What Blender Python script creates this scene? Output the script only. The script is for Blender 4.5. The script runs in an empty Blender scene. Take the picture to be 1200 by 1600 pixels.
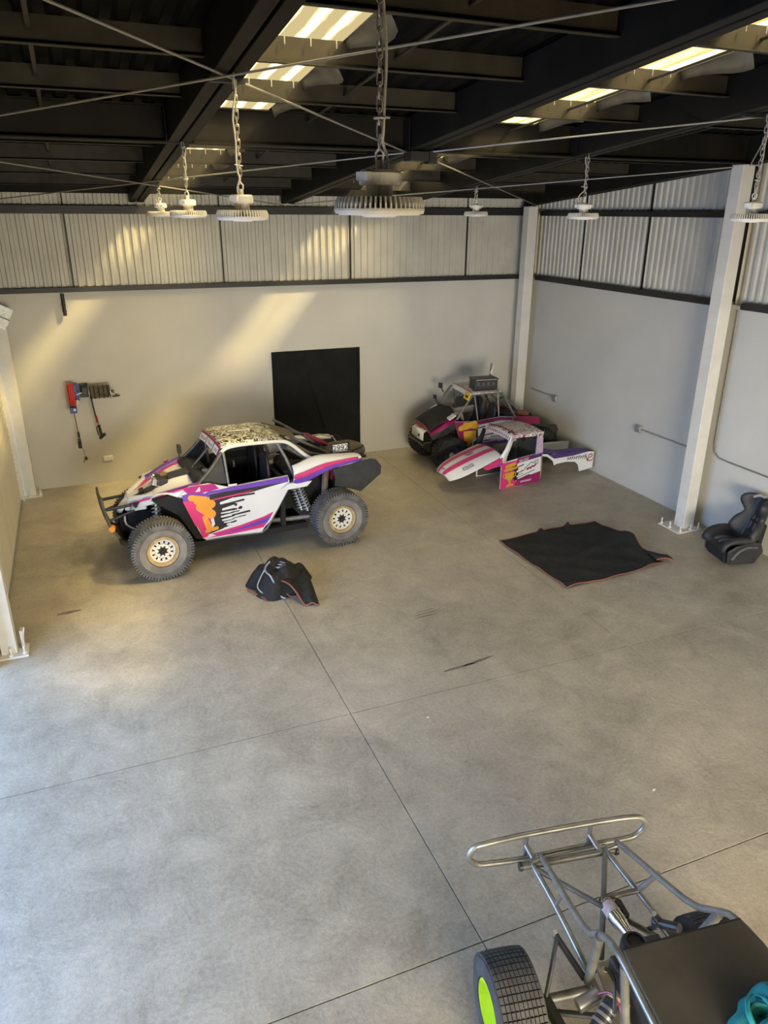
import bpy, bmesh, math, random
from mathutils import Vector, Matrix
random.seed(7)
sc = bpy.context.scene
COL = sc.collection
pi = math.pi

# ---------------------------------------------------------------- camera
F_PX, PITCH, YAW, ROLL, CAM_H = 1162.05, .38265, .385836, .005273, 4.5
cam_d = bpy.data.cameras.new('camera')
cam = bpy.data.objects.new('camera', cam_d)
COL.objects.link(cam)
cam_d.sensor_fit = 'VERTICAL'
cam_d.sensor_height = 36.0
cam_d.lens = F_PX / 1600.0 * 36.0
cam_d.clip_start = .05
_f = Vector((math.sin(YAW) * math.cos(PITCH), math.cos(YAW) * math.cos(PITCH), -math.sin(PITCH)))
_r = Vector((math.cos(YAW), -math.sin(YAW), 0))
_u = _r.cross(_f)
_c, _s = math.cos(ROLL), math.sin(ROLL)
_r2, _u2 = _c * _r + _s * _u, -_s * _r + _c * _u
cam.matrix_world = Matrix(((_r2.x, _u2.x, -_f.x, 0), (_r2.y, _u2.y, -_f.y, 0), (_r2.z, _u2.z, -_f.z, CAM_H), (0, 0, 0, 1)))
sc.camera = cam

# ---------------------------------------------------------------- light
SUN_DIR = Vector((-.85, .55, -1.0))
sun_d = bpy.data.lights.new('sun', 'SUN')
sun_d.energy = 16.0
sun_d.angle = math.radians(7)
sun_d.color = (1, .84, .5)
sun = bpy.data.objects.new('sun', sun_d)
COL.objects.link(sun)
sun.rotation_euler = SUN_DIR.to_track_quat('-Z', 'Y').to_euler()
sun.location = (6, 2, 12)

glow_d = bpy.data.lights.new('wide_sun_fill', 'SUN')       # added wide second sun: soft warm fill standing for skylight scatter
glow_d.energy = 27.0
glow_d.angle = math.radians(75)
glow_d.color = (1, .88, .62)
glow = bpy.data.objects.new('wide_sun_fill', glow_d)
COL.objects.link(glow)
glow.rotation_euler = Vector((-.45, .3, -1.0)).to_track_quat('-Z', 'Y').to_euler()
glow.location = (6, 2, 13)

def area(name, loc, direction, sx, sy, power, col):
    d = bpy.data.lights.new(name, 'AREA')
    d.shape = 'RECTANGLE'; d.size = sx; d.size_y = sy; d.energy = power; d.color = col
    o = bpy.data.objects.new(name, d); COL.objects.link(o)
    o.location = loc
    o.rotation_euler = Vector(direction).to_track_quat('-Z', 'Y').to_euler()
    return o
# daylight through the open roller door on the left; plus an added fill lamp behind the camera
area('daylight_side_door', (-4.2, 4.6, 2.0), (1, .05, -.06), 9.0, 4.0, 940, (.36, .56, 1.0))
area('front_fill', (2.4, -3.9, 1.5), (.75, 1, -.02), 5.0, 2.5, 1050, (1.0, .91, .74))
SKYLIGHT_EMIT = 3.4

w = bpy.data.worlds.new('sky'); sc.world = w
w.use_nodes = True
nt = w.node_tree
bg = nt.nodes['Background']
sky = nt.nodes.new('ShaderNodeTexSky')
sky.sky_type = 'NISHITA'; sky.sun_disc = False
sky.sun_elevation = math.radians(45); sky.sun_rotation = math.radians(120)
nt.links.new(sky.outputs[0], bg.inputs[0])
bg.inputs[1].default_value = .12

sc.view_settings.view_transform = 'Standard'
sc.view_settings.look = 'None'
sc.view_settings.exposure = 0.3
sc.view_settings.gamma = 1.0
sc.view_settings.use_curve_mapping = False
sc.cycles.max_bounces = 8
sc.cycles.diffuse_bounces = 5
sc.cycles.transparent_max_bounces = 8
sc.cycles.caustics_reflective = False
sc.cycles.caustics_refractive = False
sc.cycles.sample_clamp_indirect = 6.0
sc.cycles.use_denoising = True

# ---------------------------------------------------------------- materials
MATS = {}
def mat(name, col, rough=.5, metal=0.0, var=.12, scale=6.0, bump=0.0, bscale=40.0, spec=.5, col2=None, detail=4.0):
    """principled material whose colour drifts with a noise field (dust, wear)"""
    if name in MATS: return MATS[name]
    m = bpy.data.materials.new(name); m.use_nodes = True
    n, l = m.node_tree.nodes, m.node_tree.links
    b = n['Principled BSDF']
    tc = n.new('ShaderNodeTexCoord')
    nz = n.new('ShaderNodeTexNoise'); nz.inputs['Scale'].default_value = scale; nz.inputs['Detail'].default_value = detail
    l.new(tc.outputs['Object'], nz.inputs['Vector'])
    rp = n.new('ShaderNodeValToRGB')
    a = col2 or tuple(c * (1 - var) for c in col)
    bcol = col if col2 else tuple(min(1, c * (1 + var)) for c in col)
    rp.color_ramp.elements[0].position = .3; rp.color_ramp.elements[1].position = .7
    rp.color_ramp.elements[0].color = (*a, 1); rp.color_ramp.elements[1].color = (*bcol, 1)
    l.new(nz.outputs['Fac'], rp.inputs['Fac'])
    l.new(rp.outputs['Color'], b.inputs['Base Color'])
    b.inputs['Roughness'].default_value = rough
    b.inputs['Metallic'].default_value = metal
    b.inputs['Specular IOR Level'].default_value = spec
    if bump:
        n2 = n.new('ShaderNodeTexNoise'); n2.inputs['Scale'].default_value = bscale; n2.inputs['Detail'].default_value = 5
        l.new(tc.outputs['Object'], n2.inputs['Vector'])
        bp = n.new('ShaderNodeBump'); bp.inputs['Strength'].default_value = bump; bp.inputs['Distance'].default_value = .02
        l.new(n2.outputs['Fac'], bp.inputs['Height']); l.new(bp.outputs['Normal'], b.inputs['Normal'])
    MATS[name] = m
    return m

def graffiti(name, base, ink, scale=9.0, ink2=None, thresh=.5, distort=2.5, wide=0):
    """printed wrap: twisted two or three colour scribble"""
    m = bpy.data.materials.new(name); m.use_nodes = True
    n, l = m.node_tree.nodes, m.node_tree.links
    b = n['Principled BSDF']; b.inputs['Roughness'].default_value = .35
    tc = n.new('ShaderNodeTexCoord')
    nz = n.new('ShaderNodeTexNoise'); nz.inputs['Scale'].default_value = scale; nz.inputs['Detail'].default_value = 1.5
    nz.inputs['Distortion'].default_value = distort
    l.new(tc.outputs['Object'], nz.inputs['Vector'])
    rp = n.new('ShaderNodeValToRGB'); rp.color_ramp.interpolation = 'CONSTANT'
    e = rp.color_ramp.elements
    e[0].position = 0; e[0].color = (*base, 1); e[1].position = thresh; e[1].color = (*ink, 1)
    x = e.new(thresh + (.06 if wide else .055)); x.color = (*base, 1)
    x = e.new(thresh - (.17 if wide else .14)); x.color = (*(ink2 or ink), 1)
    x = e.new(thresh - (.07 if wide else .10)); x.color = (*base, 1)
    x = e.new(thresh + (.12 if wide else .14)); x.color = (*(ink2 or ink), 1)
    l.new(nz.outputs['Fac'], rp.inputs['Fac']); l.new(rp.outputs['Color'], b.inputs['Base Color'])
    MATS[name] = m
    return m

def floor_mat():
    m = bpy.data.materials.new('concrete'); m.use_nodes = True
    n, l = m.node_tree.nodes, m.node_tree.links
    b = n['Principled BSDF']
    tc = n.new('ShaderNodeTexCoord')
    geo = n.new('ShaderNodeNewGeometry')
    def noise(s, d=6, dist=0.0, rough=.6):
        x = n.new('ShaderNodeTexNoise'); x.inputs['Scale'].default_value = s; x.inputs['Detail'].default_value = d
        x.inputs['Distortion'].default_value = dist; x.inputs['Roughness'].default_value = rough
        l.new(geo.outputs['Position'], x.inputs['Vector']); return x
    big, mid, fine = noise(.55, 4, .6), noise(2.6, 9, .5, .72), noise(30, 10, .3, .85)
    r1 = n.new('ShaderNodeValToRGB')
    r1.color_ramp.elements[0].position = .39; r1.color_ramp.elements[0].color = (.29, .258, .195, 1)
    r1.color_ramp.elements[1].position = .585; r1.color_ramp.elements[1].color = (.6, .535, .41, 1)
    mx = n.new('ShaderNodeMath'); mx.operation = 'MULTIPLY_ADD'; mx.inputs[1].default_value = .24
    l.new(big.outputs['Fac'], mx.inputs[0])
    m2 = n.new('ShaderNodeMath'); m2.operation = 'MULTIPLY'; m2.inputs[1].default_value = .3
    l.new(mid.outputs['Fac'], m2.inputs[0])
    m3 = n.new('ShaderNodeMath'); m3.operation = 'MULTIPLY_ADD'; m3.inputs[1].default_value = .44
    l.new(fine.outputs['Fac'], m3.inputs[0]); l.new(m2.outputs[0], m3.inputs[2])
    l.new(m3.outputs[0], mx.inputs[2])
    l.new(mx.outputs[0], r1.inputs['Fac'])
    l.new(r1.outputs['Color'], b.inputs['Base Color'])
    rr = n.new('ShaderNodeMapRange'); rr.inputs['From Min'].default_value = .3; rr.inputs['From Max'].default_value = .7
    rr.inputs['To Min'].default_value = .34; rr.inputs['To Max'].default_value = .56
    l.new(mid.outputs['Fac'], rr.inputs['Value']); l.new(rr.outputs['Result'], b.inputs['Roughness'])
    add = n.new('ShaderNodeMath'); add.operation = 'MULTIPLY_ADD'; add.inputs[1].default_value = .25
    l.new(fine.outputs['Fac'], add.inputs[0]); l.new(mid.outputs['Fac'], add.inputs[2])
    bp = n.new('ShaderNodeBump'); bp.inputs['Strength'].default_value = .4; bp.inputs['Distance'].default_value = .03
    l.new(add.outputs[0], bp.inputs['Height']); l.new(bp.outputs['Normal'], b.inputs['Normal'])
    MATS['concrete'] = m
    return m

def skylight_mat():
    """weathered translucent sheet: emission stands in for daylight behind it, part of the sun passes straight"""
    m = bpy.data.materials.new('fibreglass_skylight'); m.use_nodes = True
    n, l = m.node_tree.nodes, m.node_tree.links
    n.remove(n['Principled BSDF'])
    out = n['Material Output']
    geo = n.new('ShaderNodeNewGeometry')
    nz = n.new('ShaderNodeTexNoise'); nz.inputs['Scale'].default_value = 5; nz.inputs['Detail'].default_value = 6
    mp = n.new('ShaderNodeMapping'); mp.inputs['Scale'].default_value = (3, .35, 1)
    l.new(geo.outputs['Position'], mp.inputs['Vector']); l.new(mp.outputs['Vector'], nz.inputs['Vector'])
    # light and shade of the corrugations painted into the emission
    sx = n.new('ShaderNodeSeparateXYZ'); l.new(geo.outputs['Position'], sx.inputs[0])
    wv = n.new('ShaderNodeMath'); wv.operation = 'MULTIPLY'; wv.inputs[1].default_value = 2 * pi / .19
    l.new(sx.outputs['X'], wv.inputs[0])
    sn = n.new('ShaderNodeMath'); sn.operation = 'SINE'; l.new(wv.outputs[0], sn.inputs[0])
    ma = n.new('ShaderNodeMath'); ma.operation = 'MULTIPLY_ADD'; ma.inputs[1].default_value = .34
    l.new(sn.outputs[0], ma.inputs[0]); l.new(nz.outputs['Fac'], ma.inputs[2])
    rp = n.new('ShaderNodeValToRGB')
    rp.color_ramp.elements[0].position = .25; rp.color_ramp.elements[0].color = (.2, .14, .045, 1)
    rp.color_ramp.elements[1].position = .8; rp.color_ramp.elements[1].color = (1, .87, .5, 1)
    l.new(ma.outputs[0], rp.inputs['Fac'])
    em = n.new('ShaderNodeEmission'); em.inputs['Strength'].default_value = SKYLIGHT_EMIT
    l.new(rp.outputs['Color'], em.inputs['Color'])
    tr = n.new('ShaderNodeBsdfTransparent'); tr.inputs['Color'].default_value = (1, .9, .65, 1)
    mix = n.new('ShaderNodeMixShader'); mix.inputs[0].default_value = .3
    l.new(em.outputs[0], mix.inputs[1]); l.new(tr.outputs[0], mix.inputs[2])
    l.new(mix.outputs[0], out.inputs['Surface'])
    MATS['fibreglass_skylight'] = m
    return m

# ---------------------------------------------------------------- mesh building
class MB:
    def __init__(s): s.v, s.f = [], []
    def add(s, vs, fs):
        k = len(s.v); s.v += [tuple(p) for p in vs]; s.f += [tuple(k + i for i in f) for f in fs]; return s
    def box(s, c, d, rot=None):
        R = rot if rot is not None else Matrix.Identity(3)
        vs = [Vector(c) + R @ Vector((x * d[0] / 2, y * d[1] / 2, z * d[2] / 2)) for x in (-1, 1) for y in (-1, 1) for z in (-1, 1)]
        return s.add(vs, [(0, 1, 3, 2), (4, 6, 7, 5), (0, 4, 5, 1), (2, 3, 7, 6), (0, 2, 6, 4), (1, 5, 7, 3)])
    def bar(s, a, b, wd, ht, up=(0, 0, 1)):
        a, b = Vector(a), Vector(b); x = (b - a); L = x.length; x.normalize()
        y = Vector(up).cross(x)
        if y.length < 1e-4: y = Vector((0, 1, 0)).cross(x)
        y.normalize(); z = x.cross(y)
        return s.box((a + b) / 2, (L, wd, ht), Matrix((x, y, z)).transposed())
    def tube(s, pts, r, n=8, closed=False, smooth=0):
        P = [Vector(p) for p in pts]
        if smooth: P = catmull(P, smooth, closed)
        m = len(P); rs = r if isinstance(r, (list, tuple)) else [r] * m
        if len(rs) != m: rs = [rs[min(len(rs) - 1, int(i * len(rs) / m))] for i in range(m)]
        T = []
        for i in range(m):
            a = P[(i - 1) % m] if (closed or i > 0) else P[i]
            b = P[(i + 1) % m] if (closed or i < m - 1) else P[i]
            t = b - a
            T.append(t.normalized() if t.length > 1e-9 else Vector((0, 0, 1)))
        nrm = T[0].orthogonal().normalized(); vs = []
        for i in range(m):
            nrm = (nrm - T[i] * nrm.dot(T[i]))
            nrm = nrm.normalized() if nrm.length > 1e-6 else T[i].orthogonal().normalized()
            bn = T[i].cross(nrm)
            for k in range(n):
                a = 2 * pi * k / n
                vs.append(P[i] + (nrm * math.cos(a) + bn * math.sin(a)) * rs[i])
        fs = []
        for i in range(m if closed else m - 1):
            j = (i + 1) % m
            for k in range(n):
                q = (k + 1) % n
                fs.append((i * n + k, i * n + q, j * n + q, j * n + k))
        if not closed:
            fs.append(tuple(range(n))[::-1]); fs.append(tuple((m - 1) * n + k for k in range(n)))
        return s.add(vs, fs)
    def cyl(s, a, b, r, n=16, r2=None): return s.tube([a, b], [r, r if r2 is None else r2], n)
    def lathe(s, prof, n=32, o=(0, 0, 0), axis='z', arc=1.0):
        """prof: list of (radius, height)"""
        vs, fs = [], []; m = len(prof)
        for k in range(n):
            a = 2 * pi * k / n
            for r, h in prof:
                p = (r * math.cos(a), r * math.sin(a), h)
                if axis == 'y': p = (p[0], p[2], p[1])
                if axis == 'x': p = (p[2], p[0], p[1])
                vs.append((p[0] + o[0], p[1] + o[1], p[2] + o[2]))
        for k in range(n):
            q = (k + 1) % n
            for i in range(m - 1):
                fs.append((k * m + i, k * m + i + 1, q * m + i + 1, q * m + i))
        return s.add(vs, fs)
    def prism(s, pts, ext):
        n = len(pts); e = Vector(ext)
        vs = [Vector(p) for p in pts] + [Vector(p) + e for p in pts]
        fs = [tuple(range(n)), tuple(range(2 * n - 1, n - 1, -1))] + [(i, n + i, n + (i + 1) % n, (i + 1) % n) for i in range(n)]
        return s.add(vs, fs)
    def grid(s, rows, closed=False):
        m = len(rows[0]); vs = [p for r in rows for p in r]; fs = []
        for i in range(len(rows) - 1):
            for k in range(m if closed else m - 1):
                q = (k + 1) % m
                fs.append((i * m + k, i * m + q, (i + 1) * m + q, (i + 1) * m + k))
        return s.add(vs, fs)
    def ball(s, c, r, n=12, sq=(1, 1, 1)):
        pr = [(math.sin(pi * i / n), -math.cos(pi * i / n)) for i in range(n + 1)]
        k = len(s.v); s.lathe([(max(a, 1e-4), b) for a, b in pr], n * 2)
        for i in range(k, len(s.v)):
            p = s.v[i]; s.v[i] = (c[0] + p[0] * r * sq[0], c[1] + p[1] * r * sq[1], c[2] + p[2] * r * sq[2])
        return s
    def mesh(s, name):
        me = bpy.data.meshes.new(name)
        me.from_pydata([tuple(p) for p in s.v], [], s.f)
        bm = bmesh.new(); bm.from_mesh(me)
        bmesh.ops.recalc_face_normals(bm, faces=bm.faces)
        bm.to_mesh(me); bm.free(); me.update()
        return me
    def build(s, name, m, parent=None, smooth=False, bevel=0, solid=0, sub=0, angle=40):
        me = s.mesh(name)
        return link(name, me, m, parent, smooth, bevel, solid, sub, angle)

def link(name, me, m, parent=None, smooth=False, bevel=0, solid=0, sub=0, angle=40):
    if m and not me.materials: me.materials.append(m)
    o = bpy.data.objects.new(name, me); COL.objects.link(o)
    if parent: o.parent = parent
    if smooth:
        for p in me.polygons: p.use_smooth = True
        if not sub: me.set_sharp_from_angle(angle=math.radians(angle))
    if solid:
        md = o.modifiers.new('solid', 'SOLIDIFY'); md.thickness = abs(solid); md.offset = 0 if solid > 0 else -1
    if sub:
        md = o.modifiers.new('sub', 'SUBSURF'); md.levels = sub; md.render_levels = sub
    if bevel:
        md = o.modifiers.new('bevel', 'BEVEL'); md.width = bevel; md.segments = 2; md.limit_method = 'ANGLE'
    return o

def catmull(P, k, closed=False):
    out = []; n = len(P)
    for i in range(n if closed else n - 1):
        p0 = P[(i - 1) % n] if closed or i > 0 else P[i]
        p1, p2 = P[i], P[(i + 1) % n]
        p3 = P[(i + 2) % n] if closed or i + 2 < n else p2
        for j in range(k):
            t = j / k
            out.append(.5 * ((2 * p1) + (p2 - p0) * t + (2 * p0 - 5 * p1 + 4 * p2 - p3) * t * t + (3 * p1 - p0 - 3 * p2 + p3) * t ** 3))
    if not closed: out.append(P[-1])
    return out

def thing(name, label, cat, loc=(0, 0, 0), rz=0.0, group=None):
    o = bpy.data.objects.new(name, None); COL.objects.link(o)
    o.empty_display_size = .2
    o.location = loc; o.rotation_euler = (0, 0, rz)
    o['label'] = label; o['category'] = cat
    if group: o['group'] = group
    return o
def tag(o, label, cat, group=None):
    o['label'] = label; o['category'] = cat
    if group: o['group'] = group
    return o
def struct(o): o['kind'] = 'structure'; return o

def text(name, body, o, xd, yd, size, m, parent, ext=.0015, align='CENTER'):
    """lettering as thin solid type lying on a surface: o origin, xd reading direction, yd up direction"""
    cu = bpy.data.curves.new(name, 'FONT'); cu.body = body; cu.size = size; cu.extrude = ext
    cu.align_x = align; cu.align_y = 'CENTER'; cu.resolution_u = 3
    t = bpy.data.objects.new('t', cu); COL.objects.link(t)
    dg = bpy.context.evaluated_depsgraph_get()
    me = bpy.data.meshes.new_from_object(t.evaluated_get(dg))
    bpy.data.objects.remove(t); bpy.data.curves.remove(cu)
    x, y = Vector(xd).normalized(), Vector(yd); y = (y - x * y.dot(x)).normalized(); z = x.cross(y)
    me.transform(Matrix((( x.x, y.x, z.x, o[0]), (x.y, y.y, z.y, o[1]), (x.z, y.z, z.z, o[2]), (0, 0, 0, 1))))
    me.materials.clear(); me.materials.append(m)
    return link(name, me, m, parent)

def capsule2(x0, z0, x1, z1, r0, r1, n=6):
    """outline of a drip between two points"""
    a = math.atan2(z1 - z0, x1 - x0); out = []
    for i in range(n + 1):
        t = a + pi / 2 + pi * i / n; out.append((x0 + r0 * math.cos(t), z0 + r0 * math.sin(t)))
    for i in range(n + 1):
        t = a - pi / 2 + pi * i / n; out.append((x1 + r1 * math.cos(t), z1 + r1 * math.sin(t)))
    return out

# shared materials
mat('block_paint', (.57, .555, .5), .55, var=.05, scale=1.2, bump=.12, bscale=60)
mat('cladding', (.54, .52, .45), .45, var=.1, scale=2, metal=.0)
mat('dark_steel', (.013, .012, .011), .5, var=.3, scale=4)
mat('rafter_steel', (.011, .0095, .0075), .6, var=.3, scale=3, spec=.15)
mat('purlin_steel', (.033, .028, .02), .6, var=.3, scale=5, spec=.3)
mat('roof_sheet', (.006, .0055, .0045), .7, var=.4, scale=2, spec=.1)
mat('white_steel', (.68, .66, .6), .4, var=.06, scale=5)
mat('shutter_steel', (.62, .58, .48), .4, var=.06, scale=3)
mat('galvanised', (.42, .42, .4), .4, metal=.6, var=.2, scale=30)
mat('lamp_white', (.7, .68, .62), .45, var=.08, scale=20)
mat('lens_white', (.75, .75, .72), .3, var=.03)
mat('chain_steel', (.38, .36, .32), .4, metal=.6, var=.2, scale=60)
mat('cable_grey', (.45, .43, .38), .6)
mat('rod_steel', (.3, .28, .24), .4, metal=.4)
mat('black_plastic', (.018, .018, .018), .45, var=.3, scale=8)
mat('black_matte', (.008, .008, .008), .8, var=.3, scale=8)
mat('black_cloth', (.018, .0185, .017), .75, var=.25, scale=14, bump=.6, bscale=45, spec=.35)
mat('frame_black', (.03, .03, .03), .4, var=.3, scale=10)
mat('tube_grey', (.18, .175, .16), .42, metal=.35, var=.2, scale=20)
mat('tyre_dusty', (.13, .125, .115), .85, var=.3, scale=9, bump=.3, bscale=90, spec=.2)
mat('tyre_wall', (.22, .2, .175), .85, var=.35, scale=4, spec=.2)
mat('tyre_black', (.03, .03, .028), .8, var=.3, scale=9, spec=.2)
mat('rim_cream', (.78, .74, .62), .4, var=.06)
mat('rim_tan', (.42, .3, .14), .5, var=.2, scale=14)
mat('hole_black', (.01, .01, .01), .6)
mat('paint_white', (.78, .77, .74), .3, var=.03, scale=3)
mat('paint_pink', (.66, .04, .18), .35, var=.06)
mat('paint_magenta', (.42, .016, .2), .35, var=.06)
mat('paint_crimson', (.26, .014, .075), .35, var=.1)
mat('paint_purple', (.16, .06, .42), .35, var=.06)
mat('paint_deep_purple', (.07, .03, .15), .35, var=.06)
mat('paint_plum', (.3, .016, .11), .35, var=.06)
mat('paint_black', (.02, .017, .02), .4, var=.1)
mat('paint_orange', (.85, .33, .04), .4, var=.08)
mat('paint_gold', (.62, .34, .03), .4, var=.15, scale=12)
mat('paint_red', (.5, .025, .03), .4, var=.1)
mat('paint_maroon', (.22, .02, .04), .4, var=.15)
mat('sheet_black', (.011, .0112, .0105), .85, var=.2, scale=5, bump=.3, bscale=30, spec=.2)
mat('orange_trim', (.24, .085, .055), .7, var=.15)
mat('chrome', (.6, .58, .52), .18, metal=.9, var=.1)
mat('silver', (.5, .49, .46), .3, metal=.7, var=.15, scale=20)
mat('brown_bag', (.13, .11, .085), .9, var=.25, scale=8, bump=.3, bscale=50)
mat('wood_tan', (.42, .33, .2), .7, var=.2, scale=9)
mat('lime', (.6, .85, .02), .35, var=.05)
mat('teal_cloth', (.01, .2, .2), .8, var=.3, scale=6, bump=.2, bscale=80)
mat('board_dark', (.075, .07, .055), .55, var=.2, scale=5)
mat('seat_black', (.022, .021, .022), .55, var=.3, scale=9)
mat('seat_grey', (.09, .088, .085), .7, var=.2, scale=12)
mat('plate_white', (.8, .79, .75), .4, var=.03)
mat('reel_blue', (.03, .06, .28), .4)
mat('hose_brown', (.13, .11, .075), .7, var=.3, scale=25)
mat('yellow_sticker', (.75, .5, .02), .5)
mat('strap_grey', (.3, .3, .33), .6)
graffiti('roof_print', (.8, .75, .56), (.04, .035, .03), 5.2, distort=1.6, wide=1)
graffiti('pink_print', (.78, .72, .66), (.28, .03, .08), 9.0, (.05, .03, .04), distort=1.6)
graffiti('purple_print', (.7, .58, .66), (.2, .06, .22), 26.0)
floor_mat(); skylight_mat()
m_ = MATS

# ================================================================ the hall
XL, XR, YB, YF = -1.25, 8.65, 13.5, -4.0
def roof_z(y): return 5.44 - .089 * (y - 8.1)

# ---- floor: saw-cut slabs on a dark bed
bed = MB().box(((XL + XR) / 2, (YB + YF) / 2, -.13), (XR - XL + 1, YB - YF + 1, .1))
floor = struct(bed.build('floor', m_['dark_steel']))
xs = [-1.75, -1.35, 1.95, 5.25, 8.55, 9.15]; ys = [-4.5, -2.25, .38, 3.015, 5.63, 8.25, 10.88, 14.0]
for i in range(len(xs) - 1):
    for j in range(len(ys) - 1):
        g = .0045
        gy0 = .0015 if j in (5, 6) else g; gy1 = .0015 if j + 1 in (5, 6) else g
        x0, x1, y0, y1 = xs[i] + g * .8, xs[i + 1] - g * .8, ys[j] + gy0, ys[j + 1] - gy1
        MB().box(((x0 + x1) / 2, (y0 + y1) / 2, -.04), (x1 - x0, y1 - y0, .08)).build('slab', m_['concrete'], floor, bevel=.002)
# scuffs and drips on the concrete
stain = mat('floor_stain', (.2, .17, .13), .6, var=.4, scale=12)
def blot(x, y, sx, sy, ang, seed):
    r = random.Random(seed); p = []
    for k in range(18):
        a = 2 * pi * k / 18; q = .7 + .5 * r.random()
        u, v = sx * q * math.cos(a), sy * q * math.sin(a)
        p.append((x + u * math.cos(ang) - v * math.sin(ang), y + u * math.sin(ang) + v * math.cos(ang), .0004))
    return p
for k, (x, y, sx, sy, an) in enumerate([(-.56, 8.73, .13, .035, .1), (3.45, 7.13, .2, .012, .1), (3.42, 7.07, .17, .01, .1), (3.47, 7.19, .14, .01, .1),
                                        (3.3, 5.95, .22, .02, .1), (3.55, 5.98, .2, .02, .15), (.05, 2.7, .02, .1, .3)]):
    MB().prism(blot(x, y, sx, sy, an, k), (0, 0, .0006)).build('stain', stain, floor)

def corrugated(x0, x1, z0a, z1a, z0b, z1b, pitch=.13, depth=.03):
    """trapezoid profile in the (s, depth) plane; rows bottom/top, tops follow a slope"""
    pr = []; s = x0
    while s < x1 - 1e-6:
        for d, h in ((0, 0), (.42, 0), (.52, 1), (.88, 1), (.98, 0)):
            q = s + d * pitch
            if q <= x1: pr.append((q, h * depth))
        s += pitch
    pr.append((x1, 0))
    f = lambda q: (q - x0) / max(1e-6, x1 - x0)
    lo = [(q, h, z0a + (z0b - z0a) * f(q)) for q, h in pr]
    hi = [(q, h, z1a + (z1b - z1a) * f(q)) for q, h in pr]
    return lo, hi

# ---- back wall
wall_back = struct(MB().box(((XL + XR) / 2, YB + .1, 1.66), (XR - XL + .4, .2, 3.32)).build('wall_back', m_['block_paint'], bevel=.004))
seams = [XL, .045, 2.48, 4.81, 7.19, XR]
for a, b in zip(seams, seams[1:]):
    lo, hi = corrugated(a + .012, b - .012, 3.3, 4.97, 3.3, 4.97)
    MB().grid([[(q, YB + .05 - h, z) for q, h, z in lo], [(q, YB + .05 - h, z) for q, h, z in hi]]).build('cladding_panel', m_['cladding'], wall_back)
MB().box(((XL + XR) / 2, YB + .14, 4.2), (XR - XL + .3, .05, 1.9)).build('backing', m_['dark_steel'], wall_back)
for x in seams[1:-1]:
    MB().box((x, YB + .035, 3.9), (.022, .03, 1.15)).build('batten', m_['dark_steel'], wall_back)
MB().box(((XL + XR) / 2, YB - .02, 3.345), (XR - XL, .1, .03)).box(((XL + XR) / 2, YB - .065, 3.32), (XR - XL, .02, .07)).build('girt', m_['dark_steel'], wall_back)
MB().box(((XL + XR) / 2, YB - .03, 4.52), (XR - XL, .12, .12)).build('girt', m_['dark_steel'], wall_back)
MB().box(((XL + XR) / 2, YB - .1, 4.86), (XR - XL, .1, .2)).build('eave_beam', m_['rafter_steel'], wall_back)

# ---- right wall
wall_right = struct(MB().box((XR + .1, (YB + YF) / 2, 1.66), (.2, YB - YF + .4, 3.32)).build('wall_right', m_['block_paint'], bevel=.004))
seams = [13.45, 11.88, 10.2, 8.25, 6.3, 4.4, 2.4, .4, -1.6, -3.9]
for b, a in zip(seams, seams[1:]):
    lo, hi = corrugated(a + .012, b - .012, 3.3, roof_z(a) + .0, 3.3, roof_z(b))
    MB().grid([[(XR + .05 - h, q, z) for q, h, z in lo], [(XR + .05 - h, q, z) for q, h, z in hi]]).build('cladding_panel', m_['cladding'], wall_right)
MB().prism([(XR + .12, YF, 3.2), (XR + .12, YB, 3.2), (XR + .12, YB, roof_z(YB) + .1), (XR + .12, YF, roof_z(YF) + .1)], (.05, 0, 0)).build('backing', m_['dark_steel'], wall_right)
for y in seams[1:-1]:
    MB().box((XR + .035, y, (3.35 + roof_z(y)) / 2), (.03, .022, roof_z(y) - 3.35)).build('batten', m_['dark_steel'], wall_right)
for a, b in ((13.2, 8.32), (8.0, 2.6), (2.4, -3.9)):
    MB().box((XR - .03, (a + b) / 2, 3.345), (.1, a - b, .03)).box((XR - .075, (a + b) / 2, 3.315), (.02, a - b, .08)).build('girt', m_['dark_steel'], wall_right)
    MB().box((XR - .02, (a + b) / 2, 4.5), (.1, a - b, .085)).build('girt', m_['dark_steel'], wall_right)

# ---- front wall behind the camera, with a wide opening added for the fill lamp
wall_front = struct(MB().box((-.95, YF - .1, 1.4), (1.0, .2, 2.8)).box((8.25, YF - .1, 1.4), (1.2, .2, 2.8)).box(((XL + XR) / 2, YF - .1, 4.7), (XR - XL + .4, .2, 3.9)).build('wall_front', m_['block_paint']))
# the mezzanine the picture is taken from
MB().box(((XL + XR) / 2, -1.95, 2.86), (XR - XL - .02, 4.1, .16)).build('mezzanine_deck', m_['wood_tan'], wall_front)

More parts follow.
